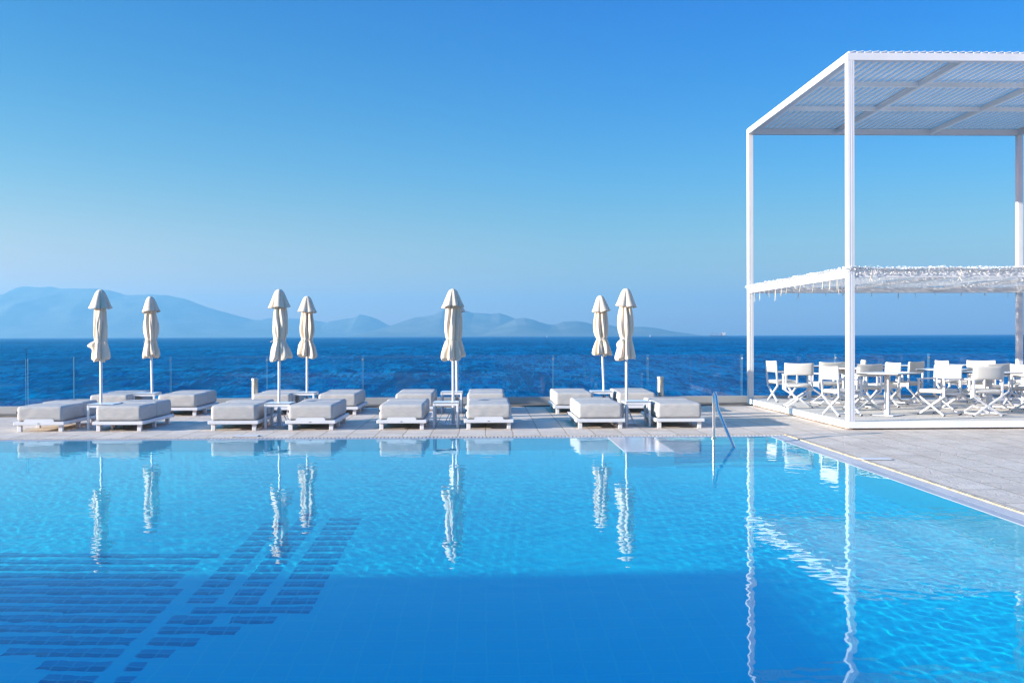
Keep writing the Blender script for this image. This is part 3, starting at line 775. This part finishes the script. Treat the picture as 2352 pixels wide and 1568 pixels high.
# ------------------------------------------------------------------ closed parasols
def make_parasol(seed, tail=0.0, h=2.38):
    rnd = random.Random(seed)
    root = empty('closed_parasol', (0,0,0))
    p = MB(); p.tube([(0,0,.02),(0,0,2.3)], .0235, 16); p.build('pole', white, root)
    # base plate with sleeve and gussets
    b = MB(); b.bbox(-.17,.17,-.17,.17,0,.012,.002); b.tube([(0,0,.0125),(0,0,.30)], .034, 14)
    for a in range(4):
        c_, s_ = math.cos(a*math.pi/2+.78), math.sin(a*math.pi/2+.78)
        b.bar((c_*.035, s_*.035, .27), (c_*.17, s_*.17, .014), .006, .012)
    b.build('base', white, root)
    # fabric body: pleated lathe
    nT, nZ = 144, 70
    bw = rnd.uniform(.92,1.08); hw = rnd.uniform(.92,1.12)
    prof = [(1.155,.168*hw),(1.165,.176*hw),(1.20,.178*hw),(1.27,.166*hw),(1.35,.146*hw),(1.43,.120),(1.485,.106),(1.53,.113),(1.62,.131*bw),(1.75,.137*bw),(1.88,.128*bw),(2.0,.114),(2.10,.098),(2.20,.07)]
    zs = [a for a,_ in prof]; rr = [b_ for _,b_ in prof]
    pw = [rnd.choice((.45,.6,1.2,1.7)) for _ in range(8)]; ph = rnd.uniform(0,6.28); sk = rnd.uniform(-.3,.3)
    ph2 = [rnd.uniform(0,6.28) for _ in range(6)]
    k8 = [rnd.uniform(.6,1.35) for _ in range(8)]; off=[rnd.uniform(-.25,.25) for _ in range(8)]
    hem = [rnd.uniform(-.055,.035) for _ in range(8)]
    vs=[]; fs=[]
    def pleat(th, z):
        t = (th+ph+.30*math.sin(th+ph2[5])+sk*(z-1.5)*1.1+.09*math.sin(z*5+ph2[0]))%(2*math.pi)
        seg = t/(2*math.pi/6); i = int(seg)%6; u = seg-int(seg)
        u = min(1,max(0,u+off[i]*u*(1-u)*2))
        k = k8[i]*(1-u)+k8[(i+1)%6]*u
        v = (4*u*(1-u))**pw[i]                        # rounded folds between sharp ones
        w2 = .55*math.sin(3*math.pi*u+ph2[1]+i)*math.sin(z*7+i*2.1)+.35*math.sin(5*math.pi*u+i*1.7)*math.sin(z*12+ph2[2]+i)
        return v*k, w2, i, u
    for j in range(nZ+1):
        t = j/nZ; z = 1.155+(2.2-1.155)*t
        r0_ = float(np.interp(z, zs, rr))
        band = math.exp(-((z-1.485)/.03)**2)
        for k in range(nT):
            th = 2*math.pi*k/nT
            v, w2, i, u = pleat(th, z)
            amp = (.46+.10*math.exp(-((z-1.22)/.1)**2))*(1-.6*band)
            r = r0_*(1-amp + amp*v*1.15 + .10*w2*(1-band))
            r *= 1+.05*math.sin(2*th+ph2[2])
            zz = z + (hem[i]*(1-u)+hem[(i+1)%6]*u + .02*math.sin(5*th+ph2[3]))*max(0,1-(z-1.155)/.25)
            if tail and z < 1.47:
                dth = math.atan2(math.sin(th-math.pi), math.cos(th-math.pi))
                q = math.exp(-(dth/.5)**2)*math.exp(-((z-1.42)/.06)**2)
                r += tail*q; zz -= .02*q
            r *= 1 + .035*math.sin(z*8+ph2[4]+2*th)
            vs.append((r*math.cos(th), r*math.sin(th), zz))
    for j in range(nZ):
        for k in range(nT):
            k2=(k+1)%nT; fs.append((j*nT+k, j*nT+k2, (j+1)*nT+k2, (j+1)*nT+k))
    # tucked hem closing up to the pole
    n0 = len(vs)
    for j in range(1,4):
        for k in range(nT):
            x,y,z = vs[k]; s=1-j*.27; vs.append((x*s, y*s, z+.012*j*(1 if j<3 else 2)))
    for j in range(3):
        a0 = 0 if j==0 else n0+(j-1)*nT; b0 = n0+j*nT
        for k in range(nT):
            k2=(k+1)%nT; fs.append((a0+k2, a0+k, b0+k, b0+k2))
    c = MB(); c.add(vs, fs, True); body = c.build('canopy', canvas, root)
    # top cap with flared skirt
    vs=[]; fs=[]; nC=26; nf=rnd.choice((4,5,5,6))
    pc = [(2.06,.182),(2.11,.158),(2.18,.134),(2.26,.106),(2.32,.082),(2.355,.058),(2.374,.03),(2.38,.0)]
    pc = sorted(pc); pz=[a for a,_ in pc]; pr=[b_ for _,b_ in pc]
    hem2=[rnd.uniform(-.02,.03) for _ in range(8)]; ph3=rnd.uniform(0,6.28)
    for j in range(nC+1):
        t=j/nC; z=2.06+.32*t**.9
        r0_=float(np.interp(z,pz,pr))
        for k in range(nT):
            th=2*math.pi*k/nT
            tt=((th+ph3+.35*math.sin(th+ph2[0]))%(2*math.pi))/(2*math.pi/nf); i=int(tt)%nf; u=tt-int(tt)
            v=abs(math.sin(math.pi*u))**.6
            amp=.36*(1-t)**.8+.03
            r=r0_*(1-amp*.75+amp*v*1.1*(k8[i]*.3+.7))
            zz=z+(hem2[i]*(1-u)+hem2[(i+1)%8]*u - .022*(1-v))*(1-t)
            vs.append((r*math.cos(th), r*math.sin(th), zz))
    for j in range(nC):
        for k in range(nT):
            k2=(k+1)%nT; fs.append((j*nT+k, j*nT+k2, (j+1)*nT+k2, (j+1)*nT+k))
    # underside of the cap skirt
    n0=len(vs)
    for k in range(nT):
        x,y,z=vs[k]; vs.append((x*.45,y*.45,z+.07))
    for k in range(nT):
        k2=(k+1)%nT; fs.append((k2,k,n0+k,n0+k2))
    c=MB(); c.add(vs,fs,True); c.build('top_cap', canvas, root)
    # tie band and loose ends
    tb_=MB(); pts=[]
    for k in range(41):
        th=2*math.pi*k/40; v,w2,i,u=pleat(th,1.485)
        r=.104*(1-.14+.14*v*1.15)*(1+.05*math.sin(2*th+ph2[2]))*(1+.035*math.sin(1.485*8+ph2[4]+2*th))+.006
        pts.append((r*math.cos(th), r*math.sin(th), 1.485+.004*math.sin(3*th)))
    tb_.tube(pts, .006, 6)
    a=rnd.uniform(3.6,5.6); bx_,by_=.115*math.cos(a),.115*math.sin(a)
    tb_.tube([(bx_,by_,1.485),(bx_*1.2,by_*1.2,1.47),(bx_*1.15+.02,by_*1.2,1.42)], .005, 6)
    tb_.tube([(bx_,by_,1.487),(bx_*1.25-.02,by_*1.15,1.475),(bx_*1.3-.05,by_*1.2,1.455)], .005, 6)
    tb_.build('tie', strap, root)
    return root
pf = [(232.5, 18.35, 0, 0, .13, 'tall closed cream parasol with a loop of cloth sticking out left'),
      (641, 18.35, -.4, 0, 0, 'tall closed cream parasol leaning slightly left, behind the second front table'),
      (1041, 18.35, 0, 0, 0, 'tall closed cream parasol in the centre hiding another behind it'),
      (1439, 18.35, .0, 0, .05, 'tall closed cream parasol furthest right, with a wide flared hem')]
pb = [(350, 21.5, .7, 0, 0, 'farther closed cream parasol, second from the left'),
      (705, 21.5, -.4, 0, .03, 'farther closed cream parasol just right of the second front parasol'),
      (1050, 21.5, .6, 0, 0, 'farther closed cream parasol almost hidden behind the centre one'),
      (1388.5, 21.5, 2.0, 0, 0, 'farther closed cream parasol tilting left beside the rightmost front one')]
for row, lst in enumerate((pf, pb)):
    for i, (px, Y, lean, _, tail, lab) in enumerate(lst):
        o = make_parasol(31+row*17+i*5, tail)
        o.location = (xat(px, 925 if row == 0 else 910, Y), Y, 0)
        o.rotation_euler = (R(.2), R(-lean), R(random.Random(i+row*4).uniform(-20,20)) if not tail else 0)
        if row == 1: o.rotation_euler.z = 0
        tag(o, lab, 'parasol', 'closed cream parasols between the daybeds')

# ------------------------------------------------------------------ bollard lights
def make_bollard():
    root = empty('bollard_light', (0,0,0))
    b = MB(); b.tube([(0,0,0),(0,0,.49)], .069, 32); b.tube([(0,0,0),(0,0,.012)], .09, 32); b.build('post', steel_warm, root)
    g = MB(); g.tube([(0,0,.491),(0,0,.62)], .058, 32); g.build('diffuser', lens, root)
    r = MB()
    for k in range(4): r.tube([(0,0,.505+k*.03),(0,0,.513+k*.03)], .074, 32)
    r.build('louvre_ring', steel_warm, root)
    c = MB(); c.tube([(0,0,.621),(0,0,.665),(0,0,.672)], [.073,.073,.066], 32); c.build('cap', steel_warm, root)
    return root
bo = make_bollard()
bo.location = (xat(585.5, 890, 22.25), 22.25, 0); tag(bo, 'short round metal bollard light left of the second pair of parasols', 'bollard light', 'bollard lights by the glass fence')
b2 = copy_tree(bo); b2.location = (xat(1517, 890, 22.25), 22.25, 0); tag(b2, 'short round metal bollard light behind the rightmost daybeds', 'bollard light', 'bollard lights by the glass fence')

# ------------------------------------------------------------------ handrail
hx = xat(1640, 1000, 15.7)
root = empty('pool_handrail', (hx, 15.72, 0))
pts = [(0, 0, -.35), (0, 0, .42), (0, -.003, .50)]
for k in range(1, 9):
    a = math.pi*k/9*.88
    pts.append((0, -.085+.085*math.cos(a), .555+.125*math.sin(a)))
pts += [(0, -.30, .45), (0, -.80, .21), (0, -1.33, -.03), (0, -1.60, -.17), (0, -1.66, -.24), (0, -1.66, -.9)]
mb = MB(); mb.tube(pts, .024, 16); mb.build('rail', steel, root)
mb = MB(); mb.tube([(0,0,-.02),(0,0,.012)], .045, 20); mb.build('flange', steel, root)
tag(root, 'bent stainless steel handrail rising out of the pool steps', 'handrail')

# ------------------------------------------------------------------ dining platform
QX0, QX1, QY0, QY1 = 5.895, 12.11, 16.86, 23.2
PZ = .135
def plank_material():
    m, nt, out = mat('pale_deck_boards'); L = nt.links.new
    tc = N(nt,'ShaderNodeTexCoord')
    br = N(nt,'ShaderNodeTexBrick', offset=.37); br.inputs['Scale'].default_value=1
    br.inputs['Brick Width'].default_value=3.1; br.inputs['Row Height'].default_value=.142; br.inputs['Mortar Size'].default_value=.004
    br.inputs['Color1'].default_value=(.62,.56,.49,1); br.inputs['Color2'].default_value=(.68,.62,.55,1); br.inputs['Mortar'].default_value=(.12,.11,.10,1)
    L(tc.outputs['Object'], br.inputs['Vector'])
    mp = N(nt,'ShaderNodeMapping'); mp.inputs['Scale'].default_value=(.6,14,1); L(tc.outputs['Object'], mp.inputs['Vector'])
    n = N(nt,'ShaderNodeTexNoise', Scale=2, Detail=6); L(mp.outputs[0], n.inputs['Vector'])
    mr = N(nt,'ShaderNodeMapRange'); mr.inputs['To Min'].default_value=.88; mr.inputs['To Max'].default_value=1.12; L(n.outputs['Fac'], mr.inputs['Value'])
    vm = N(nt,'ShaderNodeVectorMath', operation='SCALE'); L(br.outputs['Color'], vm.inputs[0]); L(mr.outputs[0], vm.inputs['Scale'])
    b = N(nt,'ShaderNodeBsdfPrincipled', Roughness=.6); L(vm.outputs[0], b.inputs['Base Color']); L(b.outputs[0], out.inputs[0])
    return m
root = empty('dining_platform', (QX0, QY0, 0), .0085)
w_, d_ = QX1-QX0, QY1-QY0
mb = MB(); mb.box(.031, w_-.031, .031, d_-.031, .06, PZ-.004); mb.build('floor_boards', plank_material(), root)
for (a,b,c,d) in ((0,w_,0,.03),(0,w_,d_-.03,d_),(0,.03,.0305,d_-.0305),(w_-.03,w_,.0305,d_-.0305)):
    mb = MB(); mb.bbox(a,b,c,d,.026,PZ,.003); mb.build('fascia', white_dirty, root)
mb = MB(); mb.box(.12,w_-.12,.12,d_-.12,.001,.06); mb.build('support', concrete, root)
rnd = random.Random(5)
mb = MB()
for k in range(46):
    y = rnd.uniform(.0, d_-.1); s = rnd.uniform(.015,.05)
    bm = bmesh.new(); bmesh.ops.create_icosphere(bm, subdivisions=1, radius=s)
    for v in bm.verts: v.co = v.co*rnd.uniform(.6,1.1); v.co.z *= .45
    mb.bm(bm, Matrix.Translation((.05+rnd.uniform(-.02,.04), y, s*.12)))
mb.build('packing_stone', pbr('pinkish_rubble', (.34,.24,.19), .95, var=.3, bump=.4), root)['kind'] = 'stuff'
tag(root, 'low white edged timber platform carrying the dining furniture', 'platform')

# ------------------------------------------------------------------ pergola
root = empty('pergola', (QX0, QY0, PZ), .0085); 
T = 6.13-PZ; PW = .118
dB = 23.35-QY0 if False else d_                      # back posts on the platform's back edge
YB = d_-PW
def part(name, a, b, c, d, e, f, m=white, bev=.004, par=None):
    mb = MB(); mb.bbox(a,b,c,d,e,f,bev); return mb.build(name, m, par or root)
def post(x, y):
    mb = MB(); mb.bbox(x, x+PW, y, y+PW, .0005, T-.125, .004)
    for gx in (.035, .075):      # raised ribs of the extrusion
        mb.box(x+gx-.004, x+gx+.004, y-.0025, y, .01, T-.13)
        mb.box(x-.0025, x, y+gx-.004, y+gx+.004, .01, T-.13)
    mb.build('post', white, root)
for x in (0, w_-PW):
    for y in (0, YB): post(x, y)
BT = .124
part('roof_beam', 0, w_, 0, PW, T-BT, T); part('roof_beam', 0, w_, YB, YB+PW, T-BT, T)
part('roof_beam', 0, PW, PW+.0005, YB-.0005, T-BT, T); part('roof_beam', w_-PW, w_, PW+.0005, YB-.0005, T-BT, T)
ys_ = [18.72-QY0, 20.72-QY0]
xs_ = [7.90-QX0, 10.02-QX0]
for y in ys_:
    xa = [PW+.0005]+[v for x in xs_ for v in (x-.0405, x+.0405)]+[w_-PW-.0005]
    for k in range(0, len(xa), 2): part('cross_beam', xa[k], xa[k+1], y-.03, y+.03, T-BT+.012, T-.03, white_dirty)
for x in xs_: part('rafter', x-.04, x+.04, PW+.0005, YB-.0005, T-BT+.008, T-.028, white_dirty)
pitchL = .1285; x = .03; lv = []
tl = R(13)
proto = None
while x < w_-.10:
    if proto is None:
        mb = MB(); wdt = .112
        ax = Vector((math.cos(tl), 0, math.sin(tl))); nz = Vector((-math.sin(tl), 0, math.cos(tl)))
        sec = [Vector((0,0,0)), ax*wdt, ax*wdt+nz*.012, ax*.012+nz*.012, ax*.009+nz*.022, nz*.020]
        n = len(sec); y0, y1 = .004, d_-.004
        vs = [Vector((s.x, yy, s.z+T+.001)) for yy in (y0, y1) for s in sec]
        fs = [tuple(reversed(range(n))), tuple(range(n,2*n))]+[(i,(i+1)%n,(i+1)%n+n,i+n) for i in range(n)]
        fs = [tuple(reversed(f)) for f in fs]
        mb.add(vs, fs); proto = mb.build('louvre', white_dirty, root); proto.location.x = x
    else:
        c = proto.copy(); COL.objects.link(c); c.location.x = x; CH.setdefault(root.name, []).append(c.name)
    x += pitchL
# lower shade frame
LZ = 2.48-PZ; LH = .12
part('shade_beam', PW+.0005, w_-PW-.0005, .02, .09, LZ, LZ+LH); part('shade_beam', PW+.0005, w_-PW-.0005, YB+.02, YB+.09, LZ, LZ+LH)
part('shade_beam', .02, .09, PW+.0005, YB-.0005, LZ, LZ+LH); part('shade_beam', w_-.09, w_-.02, PW+.0005, YB-.0005, LZ, LZ+LH)
for x in (w_*.34, w_*.67): part('shade_beam', x-.02, x+.02, .0905, YB+.0195, LZ+.04, LZ+LH-.02)
tag(root, 'tall white aluminium pergola with louvred roof and lower shade frame', 'pergola')

# shade net lying on the lower frame
netm, nt, out = mat('white_shade_net'); L = nt.links.new
b = N(nt,'ShaderNodeBsdfPrincipled', Roughness=.6); b.inputs['Base Color'].default_value=(.80,.79,.77,1)
tr = N(nt,'ShaderNodeBsdfTranslucent'); tr.inputs[0].default_value=(.78,.77,.74,1)
ms = N(nt,'ShaderNodeMixShader', Fac=.4); L(b.outputs[0], ms.inputs[1]); L(tr.outputs[0], ms.inputs[2])
tp = N(nt,'ShaderNodeBsdfTransparent')
tc = N(nt,'ShaderNodeTexCoord'); no = N(nt,'ShaderNodeTexNoise', Scale=26, Detail=3); L(tc.outputs['Object'], no.inputs['Vector'])
th = N(nt,'ShaderNodeMath', operation='GREATER_THAN'); th.inputs[1].default_value=.60; L(no.outputs['Fac'], th.inputs[0])
m2 = N(nt,'ShaderNodeMixShader'); L(th.outputs[0], m2.inputs[0]); L(ms.outputs[0], m2.inputs[1]); L(tp.outputs[0], m2.inputs[2]); L(m2.outputs[0], out.inputs[0])
flakem = pbr('white_plastic_leaf', (.84,.84,.84), .35, var=.08, trans=.25)
nroot = empty('shade_net', (QX0, QY0, PZ+LZ+LH), .0085)
rnd = random.Random(21)
def sag(x, y):
    fx = x/w_*3; fy = y/d_
    return .03 - .075*abs(math.sin(math.pi*fx))*math.sin(math.pi*min(1,max(0,fy)))**.5 + .012*math.sin(x*5+y*3)
nx, ny = 90, 80; vs=[]; fs=[]
for i in range(nx+1):
    for j in range(ny+1):
        x = -.05+(w_+.1)*i/nx; y = -.05+(d_+.1)*j/ny
        vs.append((x, y, sag(x,y)+.015*mn.noise(Vector((x*3,y*3,0)))))
for i in range(nx):
    for j in range(ny):
        a=i*(ny+1)+j; fs.append((a,a+ny+1,a+ny+2,a+1))
mb = MB(); mb.add(vs, fs, True); mb.build('net_sheet', netm, nroot)
mb = MB()
def flake(p, s):
    n_ = Vector((rnd.gauss(0,1), rnd.gauss(0,1), rnd.gauss(0,1))).normalized()
    a = n_.orthogonal().normalized()*s; b_ = n_.cross(a).normalized()*s*rnd.uniform(.4,.9)
    mb.add([p-a-b_*.4, p+a*.2-b_, p+a, p-a*.1+b_], [(0,1,2,3)])
for k in range(12000):
    x = rnd.uniform(-.05,w_+.05); y = rnd.uniform(-.05,d_+.05)
    flake(Vector((x,y,sag(x,y)+rnd.uniform(.0,.035))), rnd.uniform(.008,.018))
for k in range(11000):      # bunched border rolls
    e = rnd.random()
    if e < .36: x = rnd.uniform(-.05,w_+.05); y = .04+rnd.gauss(0,.035)
    elif e < .66: x = .04+rnd.gauss(0,.035); y = rnd.uniform(-.05,d_+.05)
    elif e < .83: x = rnd.uniform(-.05,w_+.05); y = d_-.04+rnd.gauss(0,.03)
    else: x = w_-.04+rnd.gauss(0,.03); y = rnd.uniform(-.05,d_+.05)
    flake(Vector((x,y,.008+min(.05,abs(rnd.gauss(0,.024)))+.008*math.sin(x*9+y*7))), rnd.uniform(.007,.017))
for k in range(5200):      # flakes draping over the outer faces of the beams
    if rnd.random() < .5: p = Vector((rnd.uniform(0,w_), .012-rnd.uniform(0,.02), rnd.uniform(-.075,.05)))
    else: p = Vector((.012-rnd.uniform(0,.02), rnd.uniform(0,d_), rnd.uniform(-.02,.04)))
    flake(p, rnd.uniform(.007,.016))
mb.build('net_leaf', flakem, nroot)['kind'] = 'stuff'
def cord(x, y, ln):
    mb = MB()
    mb.tube([(x,y,.03),(x-.001,y-.055 if y<.1 else y,-.02),(x-.002,y-.0 ,-LH-.01)], .004, 5)
    for s in range(rnd.choice((1,2,2))):
        dx, dy = rnd.uniform(-.03,.03), rnd.uniform(-.05,.05)
        mb.tube([(x,y,-LH),(x+dx*.5,y+dy*.3,-LH-ln*.5),(x+dx,y+dy,-LH-ln*rnd.uniform(.8,1.1))], [.004,.005,.003], 5)
    mb.build('tie_cord', strap, nroot)
for k in range(15): cord(.012, .2+k*.39+rnd.uniform(-.17,.17), .05+.24*rnd.random()**1.6)
for k in range(5): cord(.5+k*1.25+rnd.uniform(-.2,.2), .012, rnd.uniform(.02,.10))
for k in range(12): cord(.3+k*.5+rnd.uniform(-.15,.15), d_-.02, rnd.uniform(.06,.16))
tag(nroot, 'white leafy shade net bunched and tied over the lower frame', 'shade net')

# ------------------------------------------------------------------ director chairs
def make_chair():
    root = empty('director_chair', (0,0,0))      # faces +X ; back at -X
    W, Dp = .51, .44; sz = .43
    for s in (-1, 1):      # crossed bars under front and back
        for xx in (-Dp/2, Dp/2):
            l = MB()
            l.bar((xx, s*(W/2+.0), .012), (xx, -s*(W/2), sz-.085), .026 , .032, up=(1,0,0))
            lg = l.build('leg', white, root)
            f = MB(); f.bar((xx, s*(W/2+.0075), .0), (xx, s*(W/2-.002), .018), .028, .034, up=(1,0,0)); f.build('foot_cap', black, lg)
    for s in (-1, 1):
        u = MB(); u.bar((-Dp/2, s*W/2, sz-.095), (-Dp/2-.035, s*W/2, .86), .030, .030, up=(0,1,0)); u.build('back_post', white, root)
        u = MB(); u.bar((Dp/2, s*W/2, sz-.095), (Dp/2, s*W/2, .625), .030, .030, up=(0,1,0)); u.build('front_post', white, root)
        a = MB(); a.bbox(-Dp/2-.005, Dp/2+.03, s*W/2-.022, s*W/2+.022, .626, .648, .004); a.build('armrest', white, root)
        r = MB(); r.bbox(-Dp/2, Dp/2, s*W/2-.012, s*W/2+.012, sz-.06, sz-.03, .003); r.build('seat_rail', white, root); r = MB(); r.bbox(-Dp/2-.01, Dp/2+.01, s*(W/2-.03)-.011, s*(W/2-.03)+.011, .03, .052, .003); r.build('stretcher', white, root)
    c = MB(); c.add(*rounded_box(-Dp/2-.02, Dp/2+.03, -W/2+.022, W/2-.022, sz-.035, sz+.03, .028, (14,14,6), .008, 3, .003), True); c.build('seat', chair_fabric, root)
    # backrest: sleeve of fabric around the posts, slightly hollow
    vs=[]; fs=[]; n=16
    for j, z in enumerate((.635,.66,.74,.82,.865,.875)):
        for i in range(n+1):
            t=i/n*2-1; y=t*(W/2+.024)
            hol=-.030*(1-t*t)
            xb=-Dp/2-.035*(z-.34)/.52+hol
            th_=.024 if j not in (0,5) else .016
            rr_=math.sqrt(max(0,1-(abs(t))**8))
            vs.append((xb+th_*rr_, y, z-.012*(1-t*t) if j>3 else z)); 
        for i in range(n,-1,-1):
            t=i/n*2-1; y=t*(W/2+.024)
            hol=-.030*(1-t*t)
            xb=-Dp/2-.035*(z-.34)/.52+hol
            th_=.024 if j not in (0,5) else .016
            rr_=math.sqrt(max(0,1-(abs(t))**8))
            vs.append((xb-th_*rr_-.001, y, z-.012*(1-t*t) if j>3 else z))
    m_=2*(n+1)
    for j in range(5):
        for i in range(m_):
            i2=(i+1)%m_; fs.append((j*m_+i, j*m_+i2, (j+1)*m_+i2, (j+1)*m_+i))
    for j in (0,5):
        for i in range(n):
            q=(j*m_+i, j*m_+i+1, j*m_+m_-2-i, j*m_+m_-1-i); fs.append(q if j else tuple(reversed(q)))
    c = MB(); c.add(vs, fs, True); c.build('backrest', chair_fabric, root)
    return root
ch = make_chair()
# (px, py of the chair's ground centre, facing in degrees from +X counter-clockwise, label)
CH_LIST = [
 (1797, 921, 8,   'white director chair furthest left on the platform, side on by the glass'),
 (1832, 934, 80,  'white director chair seen from behind, second from the left on the platform'),
 (1899, 928, 97,  'white director chair seen from behind, left of the pergola post and furthest back of three'),
 (1934, 953, 14,  'white director chair side on, its seat hidden by the front pergola post'),
 (1955, 918, 168, 'white director chair whose back edge peeks out just left of the pergola post'),
 (1980, 940, 104, 'white director chair seen from behind just right of the front pergola post'),
 (2024, 934, 188, 'white director chair behind the front left table, back to the right'),
 (2079, 927, 126, 'white director chair turned away to the left, left of the fence joint'),
 (2190, 922, 4,   'white director chair far back, side on, right of the fence joint'),
 (2157, 952, 211, 'white director chair in front with bright back, seat pointing left'),
 (2254, 953, 92,  'white director chair seen square from behind, nearest the platform front'),
 (2254, 924, 245, 'white director chair with a tilted back, rearmost behind the square-on chair'),
 (2272, 939, 100, 'white director chair showing just above and right of the square-on chair'),
 (2340, 938, 128, 'white director chair near the right edge turned away to the left'),
 (2372, 945, 30,  'white director chair cut off by the right picture edge'),
 (2362, 922, 190, 'white director chair far back at the right picture edge'),
]
for i, (px, py, ang, lab) in enumerate(CH_LIST):
    o = ch if i == 0 else copy_tree(ch)
    p = at(px, py, PZ)
    o.location = (p.x, p.y, PZ-.004); o.rotation_euler = (0, 0, R(ang))
    tag(o, lab, 'chair', 'white director chairs on the platform')

def make_table():
    root = empty('dining_table', (0,0,0)); s=.40
    t = MB(); t.bbox(-s,s,-s,s,.741,.750,.001); tt=t.build('table_top', laminate, root)
    e = MB(); e.box(-s,s,-s,s,.7300,.7405); e.box(-s+.02,s-.02,-s+.02,s-.02,.722,.7298); e.build('edge_band', dark_edge, tt)
    p = MB(); p.bbox(-.04,.04,-.04,.04,.0165,.7215,.004); p.build('pedestal', white, root)
    b = MB(); b.bbox(-.22,.22,-.22,.22,.008,.016,.002); bb=b.build('base_plate', white, root)
    b = MB(); b.box(-.215,.215,-.215,.215,0,.0078); b.build('pad', black, bb)
    return root
tbp = make_table()
T_LIST = [(2038,953,41,'white square table with thin dark edge in front, right of the pergola post'),
 (1968,929,40,'white table behind the front pergola post'),
 (2063,917,5,'white table standing back against the glass behind the turned chair'),
 (2166,936,52,'white table behind the front centre chair, corner pointing left'),
 (2272,950,3,'white table hidden behind the square-on chair, its pedestal in the middle'),
 (2352,929,20,'white table at the right picture edge'),
 (2235,915,0,'white table furthest back on the right against the glass'),
 (1858,918,2,'small far white table between the leftmost chairs')]
for i, (px, py, ang, lab) in enumerate(T_LIST):
    o = tbp if i == 0 else copy_tree(tbp)
    p = at(px, py, PZ)
    o.location = (p.x, p.y, PZ-.004); o.rotation_euler = (0,0,R(ang))
    tag(o, lab, 'dining table', 'white dining tables on the platform')

# ------------------------------------------------------------------ ship and sails
SD = 5200.0
k = SD/F
p = atY(1648.5, 769, SD)
root = empty('cargo_ship', (p.x, SD, SEAZ))
Ls = 38*k/2*1.04
def zpx(y): return y*k
hull = MB()
secs = [(-Ls,0.0,3.4),(-Ls*.93,2.6,3.2),(-Ls*.6,5,2.5),(0,5.5,2.2),(Ls*.6,5.5,2.2),(Ls*.9,4.6,2.6),(Ls,3.2,2.9)]
vs=[]; fs=[]
for x,b_,h in secs:
    h*=k*1.0; b_=max(b_,.2)
    vs += [(x*(.97 if abs(x)>.95*Ls else 1),-b_*.6,-1),(x,-b_,h),(x,b_,h),(x*(.97 if abs(x)>.95*Ls else 1),b_*.6,-1)]
for i in range(len(secs)-1):
    a=i*4
    for q in range(3): fs.append((a+q,a+q+1,a+q+5,a+q+4))
fs += [(0,1,2,3),(len(vs)-1,len(vs)-2,len(vs)-3,len(vs)-4)]
hull.add(vs,fs); hull.build('hull', hullm, root)
mb=MB(); mb.box(Ls*.55,Ls*.88,-4,4,2.5*k,8.3*k); mb.box(Ls*.5,Ls*.93,-4.6,4.6,8.3*k,9.1*k); mb.build('bridge_house', sailm, root)
mb=MB(); mb.box(Ls*.66,Ls*.76,-1.2,1.2,9.15*k,10.4*k); mb.build('funnel', redm, root)
mb=MB(); mb.box(Ls*.42,Ls*.52,-3.5,3.5,2.3*k,7.4*k); mb.build('container_stack', redm, root)
mb=MB(); mb.bar((-Ls*.1,0,2.2*k),(-Ls*.1,0,7.4*k),1.6,1.6); mb.bar((-Ls*.1,0,7.2*k),(-Ls*.7,0,7.6*k),1.2,1.2); mb.bar((-Ls*.72,0,2.6*k),(-Ls*.66,0,7.5*k),1.2,1.2); mb.build('cargo_crane', redm, root)
tag(root, 'small blue cargo ship with white bridge on the horizon', 'ship')
for (px, s_, lab) in ((1493, 1.0, 'tiny white sailboat in front of the right headland'), (1256, .7, 'tinier white sailboat on the horizon left of the tilted parasol')):
    D2 = 4200; kk = D2/F; p = atY(px, 770, D2)
    r = empty('sailboat', (p.x, D2, SEAZ))
    mb = MB(); vs=[(-2*kk*s_,0,1.0*kk*s_),(2*kk*s_,-.8*kk,1.0*kk*s_),(2*kk*s_,.8*kk,1.0*kk*s_),(0,0,-.5),(-.5*kk,-.8*kk*s_,1.0*kk*s_),(-.5*kk,.8*kk*s_,1.0*kk*s_)]
    mb.add(vs,[(0,4,3),(4,1,3),(1,2,3),(2,5,3),(5,0,3),(0,5,2,1,4)]); mb.build('hull', sailm, r)
    mb = MB(); t0=kk*s_
    mb.add([(-1.2*t0,-.3,1.2*t0),(1.2*t0,-.3,1.2*t0),(.3*t0,-.2,5.5*t0),(-1.2*t0,.3,1.2*t0),(1.2*t0,.3,1.2*t0),(.3*t0,.2,5.5*t0)],[(0,1,2),(5,4,3),(0,3,4,1),(1,4,5,2),(2,5,3,0)])
    mb.build('sail', sailm, r)
    tag(r, lab, 'sailboat')

# ------------------------------------------------------------------ render settings
sc.render.engine = 'CYCLES'
cy = sc.cycles
cy.use_denoising = True
try: cy.denoiser = 'OPENIMAGEDENOISE'
except Exception: pass
cy.max_bounces = 14; cy.transparent_max_bounces = 16; cy.transmission_bounces = 10; cy.volume_bounces = 1
cy.diffuse_bounces = 7; cy.glossy_bounces = 4
cy.caustics_refractive = True; cy.caustics_reflective = False
cy.sample_clamp_indirect = 4.0
